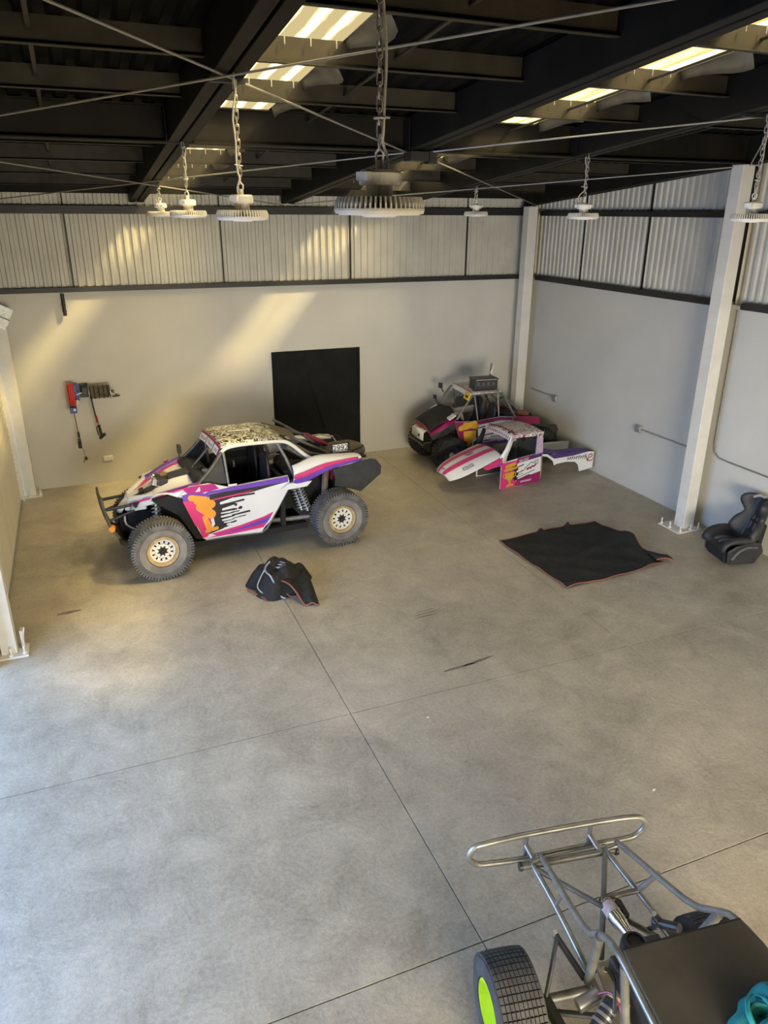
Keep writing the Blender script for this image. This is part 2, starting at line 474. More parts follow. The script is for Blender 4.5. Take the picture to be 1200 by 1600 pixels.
# ---- left wall: piers, lintel, cladding above, one closed and one open roller door
wl = MB()
for a, b in ((13.2, 13.7), (7.72, 8.2), (-4.2, 2.1)):
    wl.box((XL - .1, (a + b) / 2, 1.6), (.2, b - a, 3.2))
wall_left = struct(wl.build('wall_left', m_['block_paint']))
lo, hi = corrugated(-4.1, 13.6, 3.0, roof_z(-4.1), 3.0, roof_z(13.6), pitch=.2)
MB().grid([[(XL - .1 + h, q, z) for q, h, z in lo], [(XL - .1 + h, q, z) for q, h, z in hi]]).build('cladding_panel', m_['cladding'], wall_left)
MB().prism([(XL - .2, -4.2, 3.0), (XL - .2, 13.7, 3.0), (XL - .2, 13.7, roof_z(13.7) + .1), (XL - .2, -4.2, roof_z(-4.2) + .1)], (.05, 0, 0)).build('backing', m_['dark_steel'], wall_left)
door_1 = struct(MB().box((XL + .02, 13.02, 1.6), (.07, .06, 3.2)).box((XL + .02, 8.18, 1.6), (.07, .06, 3.2)).build('door_1', m_['white_steel'], bevel=.004))
sp = []
for k in range(7):
    t = k / 6; sp.append((.024 * math.sin(pi * t), .075 * t))
sm = MB().grid([[(XL - .02 + d, y, z) for d, z in sp] for y in (8.2, 13.0)])
slat_me = sm.mesh('slat')
for k in range(40):
    o = link('slat', slat_me, m_['shutter_steel'], door_1, smooth=(k == 0))
    o.location = (0, 0, .012 + k * .0765)
MB().box((XL, 10.6, .01), (.05, 4.8, .03)).build('bottom_bar', m_['galvanised'], door_1)
MB().cyl((XL + .02, 8.1, 3.18), (XL + .02, 13.05, 3.18), .17, 20).build('drum', m_['shutter_steel'], door_1, smooth=True)
# end bracket of the roller at the corner
MB().box((XL + .16, 13.08, 3.0), (.3, .03, .34), Matrix.Rotation(.5, 3, 'Y')).box((XL + .2, 13.0, 2.93), (.18, .1, .1), Matrix.Rotation(.5, 3, 'Y')).build('end_bracket', m_['galvanised'], door_1)

# ---- columns
def column(name, x, y, w, d, h, label, plate, bolts):
    t = thing(name, label, 'column', (x, y, 0))
    MB().box((0, 0, h / 2 + .01), (w, d, h - .02)).build('shaft', m_['white_steel'], t, bevel=.008)
    px, py, sx, sy = plate
    MB().box((px, py, .011), (sx, sy, .022)).build('base_plate', m_['white_steel'], t, bevel=.003)
    for bx, by in bolts:
        MB().cyl((bx, by, .02), (bx, by, .12), .011, 8).cyl((bx, by, .02), (bx, by, .045), .024, 6).build('anchor_bolt', m_['white_steel'], t)
    return t
c = column('column', 8.3, 8.1, .2, .2, 5.1, 'tall white steel column on the right wall with anchor bolts around its base',
           (-.06, .02, .44, .44), [(-.25, .2), (-.25, .02), (-.22, -.17), (-.02, -.17), (.13, -.17)])
c = column('column', 8.3, 13.1, .2, .2, 4.62, 'white steel column in the far right corner behind the small buggy', (0, 0, .36, .36), [(-.15, -.15), (.15, -.15)])
c = column('column', -1.12, 13.26, .2, .2, 2.95, 'slender white column in the far left corner beside the closed roller door', (.04, -.02, .3, .28), [(.16, -.1), (.0, -.13)])
c = column('column', -1.16, 8.02, .16, .16, 3.1, 'white column nearest the camera on the left edge at the roller door end', (.04, -.03, .3, .26), [(.15, -.11), (.02, -.13)])
MB().box((.135, .06, .12), (.03, .09, .22)).box((.155, .04, .18), (.015, .02, .16), Matrix.Rotation(.2, 3, 'Y')).build('latch_bracket', m_['white_steel'], c)

# ================================================================ roof
def roof_profile(x0, x1, pitch=.19, depth=.035):
    pr = []; s = x0
    while s < x1 - 1e-6:
        for d, h in ((0, 0), (.28, 0), (.42, 1), (.78, 1), (.92, 0)):
            q = s + d * pitch
            if q <= x1 + 1e-6: pr.append((q, h * depth))
        s += pitch
    pr.append((x1, 0)); return pr
def roof_strip(x0, x1, y0, y1, lift=0.0):
    pr = roof_profile(x0, x1); ny = max(1, int((y1 - y0) / 4))
    return MB().grid([[(x, y0 + (y1 - y0) * j / ny, roof_z(y0 + (y1 - y0) * j / ny) + .004 + h + lift) for x, h in pr] for j in range(ny + 1)])
SKY = [(1.31, 2.07, 4.8), (4.49, 5.14, 3.6)]
ceiling = struct(roof_strip(-3.2, -.6, -4.3, 13.85).build('ceiling', m_['roof_sheet']))  # reaches past the left wall: unseen eave added to block light
def sheets(x0, x1, y0, y1):
    n = max(1, round((x1 - x0) / .95))
    for k in range(n):
        a, b = x0 + (x1 - x0) * k / n, x0 + (x1 - x0) * (k + 1) / n
        roof_strip(a - .02, b + .02, y0, y1, .002 * (k % 2)).build('roof_sheet', m_['roof_sheet'], ceiling)
sheets(-.62, SKY[0][0], -4.3, 13.85)
sheets(SKY[0][1], SKY[1][0], -4.3, 13.85)
sheets(SKY[1][1], 9.0, -4.3, 11.6)
sheets(5.62, 9.0, 11.6, 13.85)
sheets(SKY[1][0], 4.86, 11.6, 13.85)
for x0, x1, y0 in SKY:
    sheets(x0, x1, -4.3, y0)
PUR = [8.15 + 1.15 * k for k in range(-10, 5) if k != 0]
edges = sorted([y for y in PUR if y > 3.5] + [8.15])
for x0, x1, y0 in SKY:
    ed = [y0] + [e for e in edges if e > y0 + .3] + [13.85]
    for a, b in zip(ed, ed[1:]):
        sh = .42 if (x0 > 3 and a > 11.5) else 0      # hidden end panels shifted so the sun band lands further right
        roof_strip(x0 + sh, x1 + sh, a, b, .001).build('skylight_panel', m_['fibreglass_skylight'], ceiling)
# loose curled edges of the foil lining beside the skylights
foil = mat('curled_lining', (.09, .08, .06), .5, var=.3, scale=6)
for x1, lst in ((2.07, (5.95, 7.08, 8.1, 10.45, 11.6)), (5.11, (4.8, 5.95, 7.08, 8.1, 10.45))):
    for k, yb in enumerate(lst):
        ln = .75 if yb < 9 else .6; rows = []
        for j in range(7):
            y = yb - .1 - ln + ln * j / 6; t = j / 6
            wdt = .03 + (.15 if x1 < 3 else .08) * math.sin(pi * min(1, t * .9 + .25)) * (.75 + .25 * math.sin(k * 2.1))
            rows.append([(x1 - .03 + wdt * s, y, roof_z(y) - .005 - .13 * s * s * (1 - .4 * t) - .02 * math.sin(5 * t + k) * s) for s in (0, .25, .5, .75, 1)])
        MB().grid(rows).build('curled_lining', foil, ceiling, smooth=True, solid=.003)
# rafters: twin channels with a slot between
def rafter(x, wdt=.2, y0=YF, y1=13.45):
    mb = MB()
    for sx in (-1, 1):
        xc = x + sx * (wdt / 4 + .012)
        mb.prism([(xc - wdt / 4, y0, roof_z(y0) - .33), (xc - wdt / 4, y1, roof_z(y1) - .33), (xc - wdt / 4, y1, roof_z(y1) - .005), (xc - wdt / 4, y0, roof_z(y0) - .005)], (wdt / 2, 0, 0))
    return mb.build('rafter', m_['rafter_steel'], ceiling, bevel=.006)
RX = [-1.1, 1.15, 3.64, 5.75, 8.46]
for x in RX: rafter(x)
# girder across the hall
MB().box((3.6, 8.15, 5.275), (9.6, .02, .31)).box((3.6, 8.13, 5.115), (9.6, .16, .014)).box((3.6, 8.15, 5.425), (9.6, .16, .014)).build('girder', m_['rafter_steel'], ceiling)
for x in RX[1:4]:
    MB().box((x - .13, 8.05, 5.27), (.012, .14, .3)).box((x + .13, 8.05, 5.27), (.012, .14, .3)).build('gusset', m_['rafter_steel'], ceiling)
# purlins between the rafters: channel section
for y in PUR:
    if y < -3.5: continue
    for a, b in zip(RX, RX[1:]):
        x0, x1 = a + .11, b - .11; zt = roof_z(y) - .006
        (MB().box(((x0 + x1) / 2, y, zt - .085), (x1 - x0, .006, .17)).box(((x0 + x1) / 2, y - .028, zt - .168), (x1 - x0, .056, .006))
         .box(((x0 + x1) / 2, y + .03, zt - .006), (x1 - x0, .06, .006))).build('purlin', m_['purlin_steel'], ceiling)
        if y > 4:
            sk = [s for s in SKY if a < s[0] < b and y > s[2]]
            if sk:   # screw tips through the skylight sheet
                mb = MB(); x = sk[0][0] + .1
                while x < sk[0][1]: mb.cyl((x, y - .035, zt - .005), (x, y - .035, zt - .055), .005, 6); x += .19
                mb.build('screw_tip', m_['galvanised'], ceiling)
# sag bars between the purlins
for x in (-.03, 2.45, 4.78, 7.0):
    for a, b in zip(edges, edges[1:]):
        MB().bar((x, a, roof_z(a) - .09), (x, b, roof_z(b) - .09), .03, .012).build('sag_bar', m_['purlin_steel'], ceiling)
# cross bracing rods below the rafters
def rz(y): return roof_z(y) - .345
for k, (a, b) in enumerate([((-1.1, 3.2), (3.5, 8.05)), ((3.6, 2.8), (-1.1, 7.85)), ((3.5, 8.1), (-1.1, 13.35)), ((-1.1, 8.75), (3.55, 13.35)),
             ((3.7, 8.15), (8.4, 13.1)), ((3.65, 13.2), (8.4, 7.95)), ((3.7, 8.05), (8.4, 3.05)), ((3.65, 3.1), (8.4, 8.1))]):
    dz_ = .018 * (k % 2)
    MB().cyl((a[0], a[1], rz(a[1]) - dz_), (b[0], b[1], rz(b[1]) - dz_), .0085, 8).build('brace_rod', m_['rod_steel'], ceiling, smooth=True)
# bracing joint block at the middle of the girder
MB().box((3.63, 8.06, 5.06), (.22, .2, .09)).box((3.78, 8.02, 5.05), (.1, .12, .12)).build('brace_joint', m_['dark_steel'], ceiling)
for y in (5.65, 11.05):
    MB().box((1.15, y, rz(y) - .0), (.24, .06, .03)).build('brace_joint', m_['dark_steel'], ceiling)
    MB().box((5.8, y, rz(y) - .0), (.24, .06, .03)).build('brace_joint', m_['dark_steel'], ceiling)

# ================================================================ lamps
def torus_link(mb, c, L, R, r, turn):
    pts = []
    for k in range(12):
        a = 2 * pi * k / 12
        x = R * math.cos(a); z = R * math.sin(a) + (L / 2 - R) * (1 if math.sin(a) > .01 else -1 if math.sin(a) < -.01 else 0)
        pts.append((c[0] + x * math.cos(turn), c[1] + x * math.sin(turn), c[2] + z))
    return mb.tube(pts, r, 6, closed=True)
def fins(R, h, n):
    mb = MB().lathe([(.001, 0), (R * .97, 0), (R, .012), (R, .02), (R * .9, .024), (.001, .024)], 40)
    for k in range(n):
        a = 2 * pi * k / n; c, s = math.cos(a), math.sin(a); t = .0035
        pr = [(R * .35, .022), (R * .995, .016), (R * .995, h * .62), (R * .93, h), (R * .35, h)]
        mb.prism([(r * c + t * s, r * s - t * c, z) for r, z in pr], (-2 * t * s, 2 * t * c, 0))
    mb.lathe([(.001, .02), (R * .42, .02), (R * .42, h * .96), (.001, h * .96)], 24)
    return mb
fin_me = fins(.18, .062, 56).mesh('heat_sink')
drv_me = (MB().lathe([(.001, .0), (.052, .0), (.052, .045), (.001, .045)], 20).lathe([(.001, .045), (.078, .045), (.082, .055), (.082, .088), (.07, .1), (.001, .1)], 24)
          .box((.085, 0, .075), (.03, .06, .03)).box((-.085, .0, .075), (.03, .06, .03))).mesh('driver_box')
eye_me = MB().cyl((0, 0, .1), (0, 0, .135), .017, 10).tube([(.0, -.018, .135), (0, -.02, .16), (0, 0, .178), (0, .02, .16), (0, .018, .135)], .005, 6).mesh('hook')
lens_me = MB().lathe([(.001, -.012), (.06, -.012), (.07, -.006), (.16, -.004), (.168, .004)], 32).mesh('lens')
def lamp(x, y, z, top, label, links=False, lean=0.0):
    t = thing('high_bay_lamp', label, 'lamp', (x, y, z - .03), random.uniform(0, 6))
    link('heat_sink', fin_me, m_['lamp_white'], t)
    drv = link('driver_box', drv_me, m_['lamp_white'], t); drv.location = (0, 0, .06)
    hk = link('hook', eye_me, m_['lamp_white'], t); hk.location = (0, 0, .06)
    link('lens', lens_me, m_['lens_white'], t)
    a = -t.rotation_euler.z; z0 = .235; z1 = top - (z - .03)
    n = max(2, int((z1 - z0) / .042)); mb = MB()
    ch = None
    if links:
        ch = MB().cyl((0, 0, z1 - .03), (0, 0, z1), .012, 8).build('chain', m_['chain_steel'], t)
    for k in range(n):
        zz = z0 + (z1 - z0) * (k + .5) / n
        if links:
            torus_link(MB(), (0, 0, zz), .058, .011, .0036, pi / 2 * (k % 2) + .4).build('link', m_['chain_steel'], ch, smooth=True)
        else: torus_link(mb, (lean * k / n, 0, zz), .06, .012, .0042, pi / 2 * (k % 2) + .4)
    if not links: mb.build('chain', m_['chain_steel'], t, smooth=True)
    r = random.Random(x * 10 + y); pts = [(.03, 0, .15), (.07, .02, .2), (.05, .03, .26)]
    m = 7
    for k in range(m + 1):
        pts.append((.022 + .012 * r.uniform(-1, 1), .012 * r.uniform(-1, 1), .3 + (z1 - .33) * k / m))
    MB().tube(pts, .006, 6, smooth=3).build('cable', m_['cable_grey'], t, smooth=True)
    MB().tube([(.02 * math.cos(q), .02 * math.sin(q), .34) for q in [2 * pi * i / 8 for i in range(8)]], .005, 5, closed=True).box((.035, .0, .345), (.04, .006, .006)).build('cable_tie', m_['cable_grey'], t)
    return t
def rb(y): return roof_z(y) - .33
lamp(1.25, 11.05, 4.47, rb(11.05), 'white high bay lamp farthest back of the row under the left rafter')
lamp(1.17, 8.04, 4.48, 5.11, 'white high bay lamp second from the back wall in the left row')
lamp(1.17, 5.52, 4.48, rb(5.52), 'white finned high bay lamp third from the back wall in the left row')
lamp(1.18, 2.97, 4.525, rb(2.97), 'large nearest high bay lamp with dark fins hanging on a long chain', links=True)
lamp(5.84, 10.74, 4.49, rb(10.74), 'smallest white high bay lamp farthest back in the right row')
lamp(5.68, 7.83, 4.475, rb(7.83), 'white high bay lamp hanging in the middle of the right row')
lamp(5.80, 5.48, 4.475, rb(5.48), 'white high bay lamp cut by the right picture edge')

# side-panel outlines of the race buggy, metres: (along, across, up)
D = {
    'door': [(0.351, 0.27, 1.056), (0.468, 0.27, 1.145), (0.726, 0.27, 1.149), (0.992, 0.27, 1.057), (1.459, 0.27, 1.082), (1.83, 0.27, 1.096), (1.852, 0.27, 0.974), (1.81, 0.27, 0.876), (1.657, 0.27, 0.632), (1.545, 0.27, 0.473), (1.456, 0.27, 0.395), (1.405, 0.27, 0.326), (0.985, 0.27, 0.358), (0.621, 0.27, 0.361), (0.588, 0.27, 0.381), (0.517, 0.27, 0.56), (0.378, 0.27, 0.952)],
    'd_black': [(0.713, 0.266, 1.0), (0.986, 0.266, 1.006), (1.814, 0.266, 1.01), (1.621, 0.266, 0.989), (1.321, 0.266, 0.945), (1.066, 0.266, 0.918), (1.029, 0.266, 0.536), (0.85, 0.266, 0.476), (0.665, 0.266, 0.429), (0.762, 0.266, 0.565), (0.716, 0.266, 0.925)],
    'd_purple': [(0.63, 0.266, 1.009), (0.717, 0.266, 1.049), (0.848, 0.266, 1.048), (0.99, 0.266, 1.058), (1.457, 0.266, 1.079), (1.828, 0.266, 1.094), (1.829, 0.266, 1.009), (0.986, 0.266, 1.006), (0.713, 0.266, 1.005)],
    'd_pinkline': [(0.724, 0.264, 0.923), (0.933, 0.264, 0.94), (1.184, 0.264, 0.957), (1.341, 0.264, 0.973), (1.183, 0.264, 0.934), (0.751, 0.264, 0.908)],
    'd_pink1': [(0.703, 0.264, 0.431), (1.024, 0.264, 0.474), (1.113, 0.264, 0.486), (1.446, 0.264, 0.554), (1.59, 0.264, 0.604), (1.558, 0.264, 0.546), (1.434, 0.264, 0.521), (1.021, 0.264, 0.43), (0.767, 0.264, 0.395)],
    'd_purple2': [(0.767, 0.264, 0.395), (1.021, 0.264, 0.43), (1.434, 0.264, 0.521), (1.558, 0.264, 0.544), (1.491, 0.264, 0.458), (0.99, 0.264, 0.41)],
    'd_pink2': [(0.589, 0.264, 0.378), (0.632, 0.264, 0.38), (0.767, 0.264, 0.395), (0.99, 0.264, 0.41), (1.485, 0.264, 0.454), (1.431, 0.264, 0.395), (0.988, 0.264, 0.377)],
    'd_pinkfront': [(0.361, 0.265, 0.959), (0.481, 0.265, 0.939), (0.58, 0.265, 0.654), (0.72, 0.265, 0.589), (0.67, 0.265, 0.431), (0.64, 0.265, 0.398), (0.584, 0.265, 0.387), (0.527, 0.265, 0.562), (0.494, 0.265, 0.588)],
    'd_magenta': [(0.376, 0.263, 1.126), (0.483, 0.263, 1.15), (0.783, 0.263, 1.144), (0.857, 0.263, 1.064), (0.577, 0.263, 1.034), (0.438, 0.263, 1.049)],
    'd_whitefingers': [(0.864, 0.852, 1.072, 0.883, 0.0159), (0.885, 0.758, 1.055, 0.779, 0.0137), (0.858, 0.707, 1.05, 0.709, 0.0082), (0.858, 0.656, 1.106, 0.673, 0.0109), (0.871, 0.603, 1.083, 0.619, 0.0109), (0.89, 0.568, 1.04, 0.572, 0.0082), (0.931, 0.53, 1.156, 0.541, 0.0118), (0.884, 0.482, 1.045, 0.496, 0.0082)],
    'd_blackfingers': [(1.045, 0.914, 1.328, 0.919, 0.0137), (1.04, 0.838, 1.177, 0.852, 0.0137), (1.059, 0.798, 1.063, 0.799, 0.0219), (1.11, 0.739, 1.13, 0.746, 0.0219), (1.013, 0.728, 1.071, 0.736, 0.0109), (0.991, 0.699, 1.103, 0.7, 0.0073), (1.007, 0.655, 1.248, 0.674, 0.0137), (1.004, 0.606, 1.191, 0.623, 0.0064), (0.981, 0.552, 1.049, 0.56, 0.0128)],
    'd_orange': [(0.667, 1.073, 0.745, 0.832, 0.0319), (0.636, 0.98, 0.695, 0.801, 0.0273), (0.705, 0.919, 0.708, 0.617, 0.0365), (0.658, 0.807, 0.655, 0.545, 0.0273), (0.735, 0.834, 0.743, 0.692, 0.0228)],
    'quarter': [(1.883, 0.27, 1.246), (2.037, 0.3, 1.269), (2.189, 0.36, 1.309), (2.367, 0.4, 1.313), (2.773, 0.42, 1.261), (2.943, 0.42, 1.254), (2.963, 0.36, 1.231), (2.872, 0.34, 1.2), (2.952, 0.33, 1.165), (2.921, 0.27, 1.133), (2.814, 0.25, 1.147), (2.6, 0.22, 1.15), (2.345, 0.2, 1.105), (2.149, 0.2, 1.016), (1.876, 0.24, 0.973)],
    'q_pink': [(1.877, 0.2, 1.135), (2.089, 0.2, 1.143), (2.347, 0.2, 1.176), (2.478, 0.2, 1.221), (2.502, 0.2, 1.21), (2.346, 0.2, 1.153), (2.281, 0.2, 1.127), (2.088, 0.2, 1.096), (1.874, 0.2, 1.081)],
    'q_purple': [(1.872, 0.195, 1.08), (2.086, 0.195, 1.095), (2.279, 0.195, 1.126), (2.475, 0.195, 1.199), (2.773, 0.195, 1.253), (2.798, 0.195, 1.236), (2.54, 0.195, 1.182), (2.344, 0.195, 1.139), (2.181, 0.195, 1.068), (1.892, 0.195, 1.001), (1.845, 0.195, 1.001)],
    'lowerwing': [(1.703, 0.2, 0.926), (1.828, 0.2, 1.0), (2.161, 0.2, 0.996), (2.081, 0.2, 0.923), (1.759, 0.2, 0.913)],
    'mud': [(2.663, 0.22, 1.136), (3.089, 0.22, 1.192), (3.172, 0.22, 1.161), (3.255, 0.22, 1.051), (3.245, 0.22, 0.933), (2.922, 0.22, 0.708), (2.738, 0.22, 0.783), (2.508, 0.22, 0.859), (2.52, 0.22, 0.964), (2.484, 0.22, 1.104)],
    'crest': [(0.516, 0.33, 1.153), (0.33, 0.38, 1.112), (0.119, 0.48, 1.054), (-0.093, 0.62, 0.996), (-0.253, 0.8, 0.934)],
    'headlight': [(-0.251, 0.8, 0.938), (-0.317, 0.78, 0.773), (-0.259, 0.74, 0.74), (-0.16, 0.66, 0.784), (-0.062, 0.6, 0.804), (-0.063, 0.6, 0.837), (-0.003, 0.56, 0.958), (0.051, 0.5, 1.028), (-0.085, 0.62, 0.993)],
    'hl_hole': [(-0.207, 0.6, 0.883), (-0.185, 0.6, 0.911), (-0.096, 0.6, 0.93), (-0.095, 0.6, 0.896), (-0.135, 0.6, 0.844), (-0.191, 0.6, 0.859)],
    'archlip': [(0.044, 0.45, 1.046), (0.181, 0.4, 1.062), (0.37, 0.33, 1.06), (0.361, 0.3, 0.987), (0.319, 0.3, 1.01), (0.2, 0.36, 1.051), (0.096, 0.42, 1.042), (-0.013, 0.5, 0.97)],
    'cage_a': [(0.622, 0.36, 1.127), (0.801, 0.39, 1.317), (0.966, 0.43, 1.515), (1.026, 0.45, 1.556)],
    'cage_roof': [(1.026, 0.45, 1.556), (1.181, 0.43, 1.577), (1.445, 0.42, 1.572), (1.811, 0.42, 1.553), (1.952, 0.43, 1.495), (2.147, 0.46, 1.31), (2.229, 0.48, 1.217)],
    'cage_b': [(1.008, 0.36, 1.058), (1.002, 0.4, 1.303), (0.985, 0.44, 1.51)],
    'cage_c': [(1.91, 0.36, 1.108), (1.849, 0.4, 1.321), (1.739, 0.43, 1.541)],
    'bump': [(-0.498, 1.3, 0.858), (-0.48, 1.3, 0.727), (-0.46, 1.3, 0.532), (-0.436, 1.3, 0.396)],
    'mirror': [(0.561, 1.5, 1.23)],
    'spare': [(3.47, 1.5, 0.943)],
    'plateA': [(2.674, 0.72, 1.145)],
    'plateB': [(2.903, 0.72, 1.154)],
    'plateC': [(2.904, 0.72, 1.253)],
    'plateD': [(2.677, 0.72, 1.263)],
}

# ================================================================ race buggy with the printed roof (local frame: x rearwards, y away, z up)
CARW = 1.83
def mir(pts, W=CARW): return [(p[0], W - p[1], p[2]) for p in pts]

def tread_tyre(R, Wd, r_in, n, rows=3, blk=.012, fat=1.0):
    h = Wd / 2
    mb = MB().lathe([(r_in, -h * .8), (r_in + .02, -h * .98), ((R + r_in) / 2, -h * 1.04), (R * .93, -h), (R * .975, -h * .8), (R * .985, 0), (R * .975, h * .8), (R * .93, h),
                     ((R + r_in) / 2, h * 1.04), (r_in + .02, h * .98), (r_in, h * .8)], 48, axis='y')
    # raised ring on the side wall
    for sg in (-1, 1):
        rr = r_in + (R - r_in) * .62
        mb.lathe([(rr - .012, sg * h * 1.02), (rr - .008, sg * (h * 1.02 + .006)), (rr + .008, sg * (h * 1.02 + .006)), (rr + .012, sg * h * 1.0)], 48, axis='y')
    for k in range(n):
        for j in range(rows):
            a = 2 * pi * (k + .5 * (j % 2)) / n
            y = -h * .78 + 2 * h * .78 * (j + .5) / rows
            M3 = Matrix.Rotation(-a, 3, 'Y')
            c = M3 @ Vector((R * .985, 0, 0)); wd = 2 * h * .78 / rows * .8; ln = 2 * pi * R / n * .72
            mb.box((c[0], y, c[2]), (blk * 2, wd, ln), M3)
        for sg in (-1, 1):
            a = 2 * pi * (k + .25) / n; M3 = Matrix.Rotation(-a, 3, 'Y')
            c = M3 @ Vector((R * .955, 0, 0))
            mb.box((c[0], sg * h * .93, c[2]), (.05, .03, 2 * pi * R / n * .55), M3)
    return mb
def rim_parts(r, face):
    """dish ring, pierced disc and hub; face = outward y"""
    s = -1 if face < 0 else 1; f = abs(face)
    ring = MB().lathe([(r * .8, s * f * .72), (r * .84, s * f * .98), (r * .99, s * f * 1.02), (r * 1.03, s * f * .9), (r * 1.0, -s * f * .8), (r * .86, -s * f * .7)], 40, axis='y')
    for k in range(24):
        a = 2 * pi * k / 24; ring.cyl((r * .92 * math.cos(a), s * f * .98, r * .92 * math.sin(a)), (r * .92 * math.cos(a), s * f * 1.06, r * .92 * math.sin(a)), .006, 6)
    disc = MB()
    def ann(r0, r1, y0, y1): disc.lathe([(r0, y0), (r1, y0), (r1, y1), (r0, y1), (r0, y0)], 36, axis='y')
    y0, y1 = s * f * .62, s * f * .7
    ann(r * .2, r * .5, y0, y1); ann(r * .68, r * .82, y0, y1)
    for k in range(12):
        a = 2 * pi * k / 12; da = .155
        p = [(q * math.cos(a + t), y1, q * math.sin(a + t)) for q, t in ((r * .46, -da * 1.1), (r * .7, -da), (r * .7, da), (r * .46, da * 1.1))]
        disc.prism(p, (0, y0 - y1, 0))
    back = MB().lathe([(.002, s * f * .5), (r * .84, s * f * .5), (r * .84, s * f * .45), (.002, s * f * .45)], 24, axis='y')
    hub = MB().lathe([(.002, s * f * .95), (r * .12, s * f * .95), (r * .14, s * f * .75), (r * .26, s * f * .72), (r * .26, s * f * .6), (.002, s * f * .6)], 16, axis='y')
    for k in range(8):
        a = 2 * pi * k / 8; disc_p = [(q * math.cos(a + t), s * f * .73, q * math.sin(a + t)) for q, t in ((r * .2, -.25), (r * .36, -.1), (r * .36, .1), (r * .2, .25))]
        hub.prism(disc_p, (0, -s * .02, 0))
    return ring, disc, back, hub

car = thing('off_road_buggy', 'white race buggy with pink and purple stripes, tan wheels and a number plate 2992', 'buggy', (.64, 9.16, 0), math.atan2(.2, 2.56))
tyre_me = tread_tyre(.398, .27, .2, 60, 5, .007).mesh('tyre')
rp_near = [q.mesh('rim') for q in rim_parts(.205, -.135)]
rp_far = [q.mesh('rim') for q in rim_parts(.205, .135)]
for u in (0.0, 2.53):
    for v, rp in ((.135, rp_near), (CARW - .37, rp_far)):
        wl_ = link('wheel', rp[1], m_['rim_cream'], car); wl_.location = (u, v, .41)
        for nm, me, mt in (('tyre', tyre_me, m_['tyre_dusty']), ('beadlock_ring', rp[0], m_['rim_tan']), ('backing_disc', rp[2], m_['hole_black']), ('hub_cap', rp[3], m_['hole_black'])):
            link(nm, me, mt, wl_, smooth=(nm == 'tyre'))
        wl_.rotation_euler = (0, random.uniform(0, 1), .03 if u == 0 else 0)
wall_me = MB().lathe([(.215, -.137), (.25, -.1455), (.29, -.1475), (.305, -.1465)], 40, axis='y').mesh('dust_band')
for o in [c for c in car.children if c.name.startswith('wheel') and c.location.y < .5]:
    link('dust_band', wall_me, m_['tyre_wall'], o)

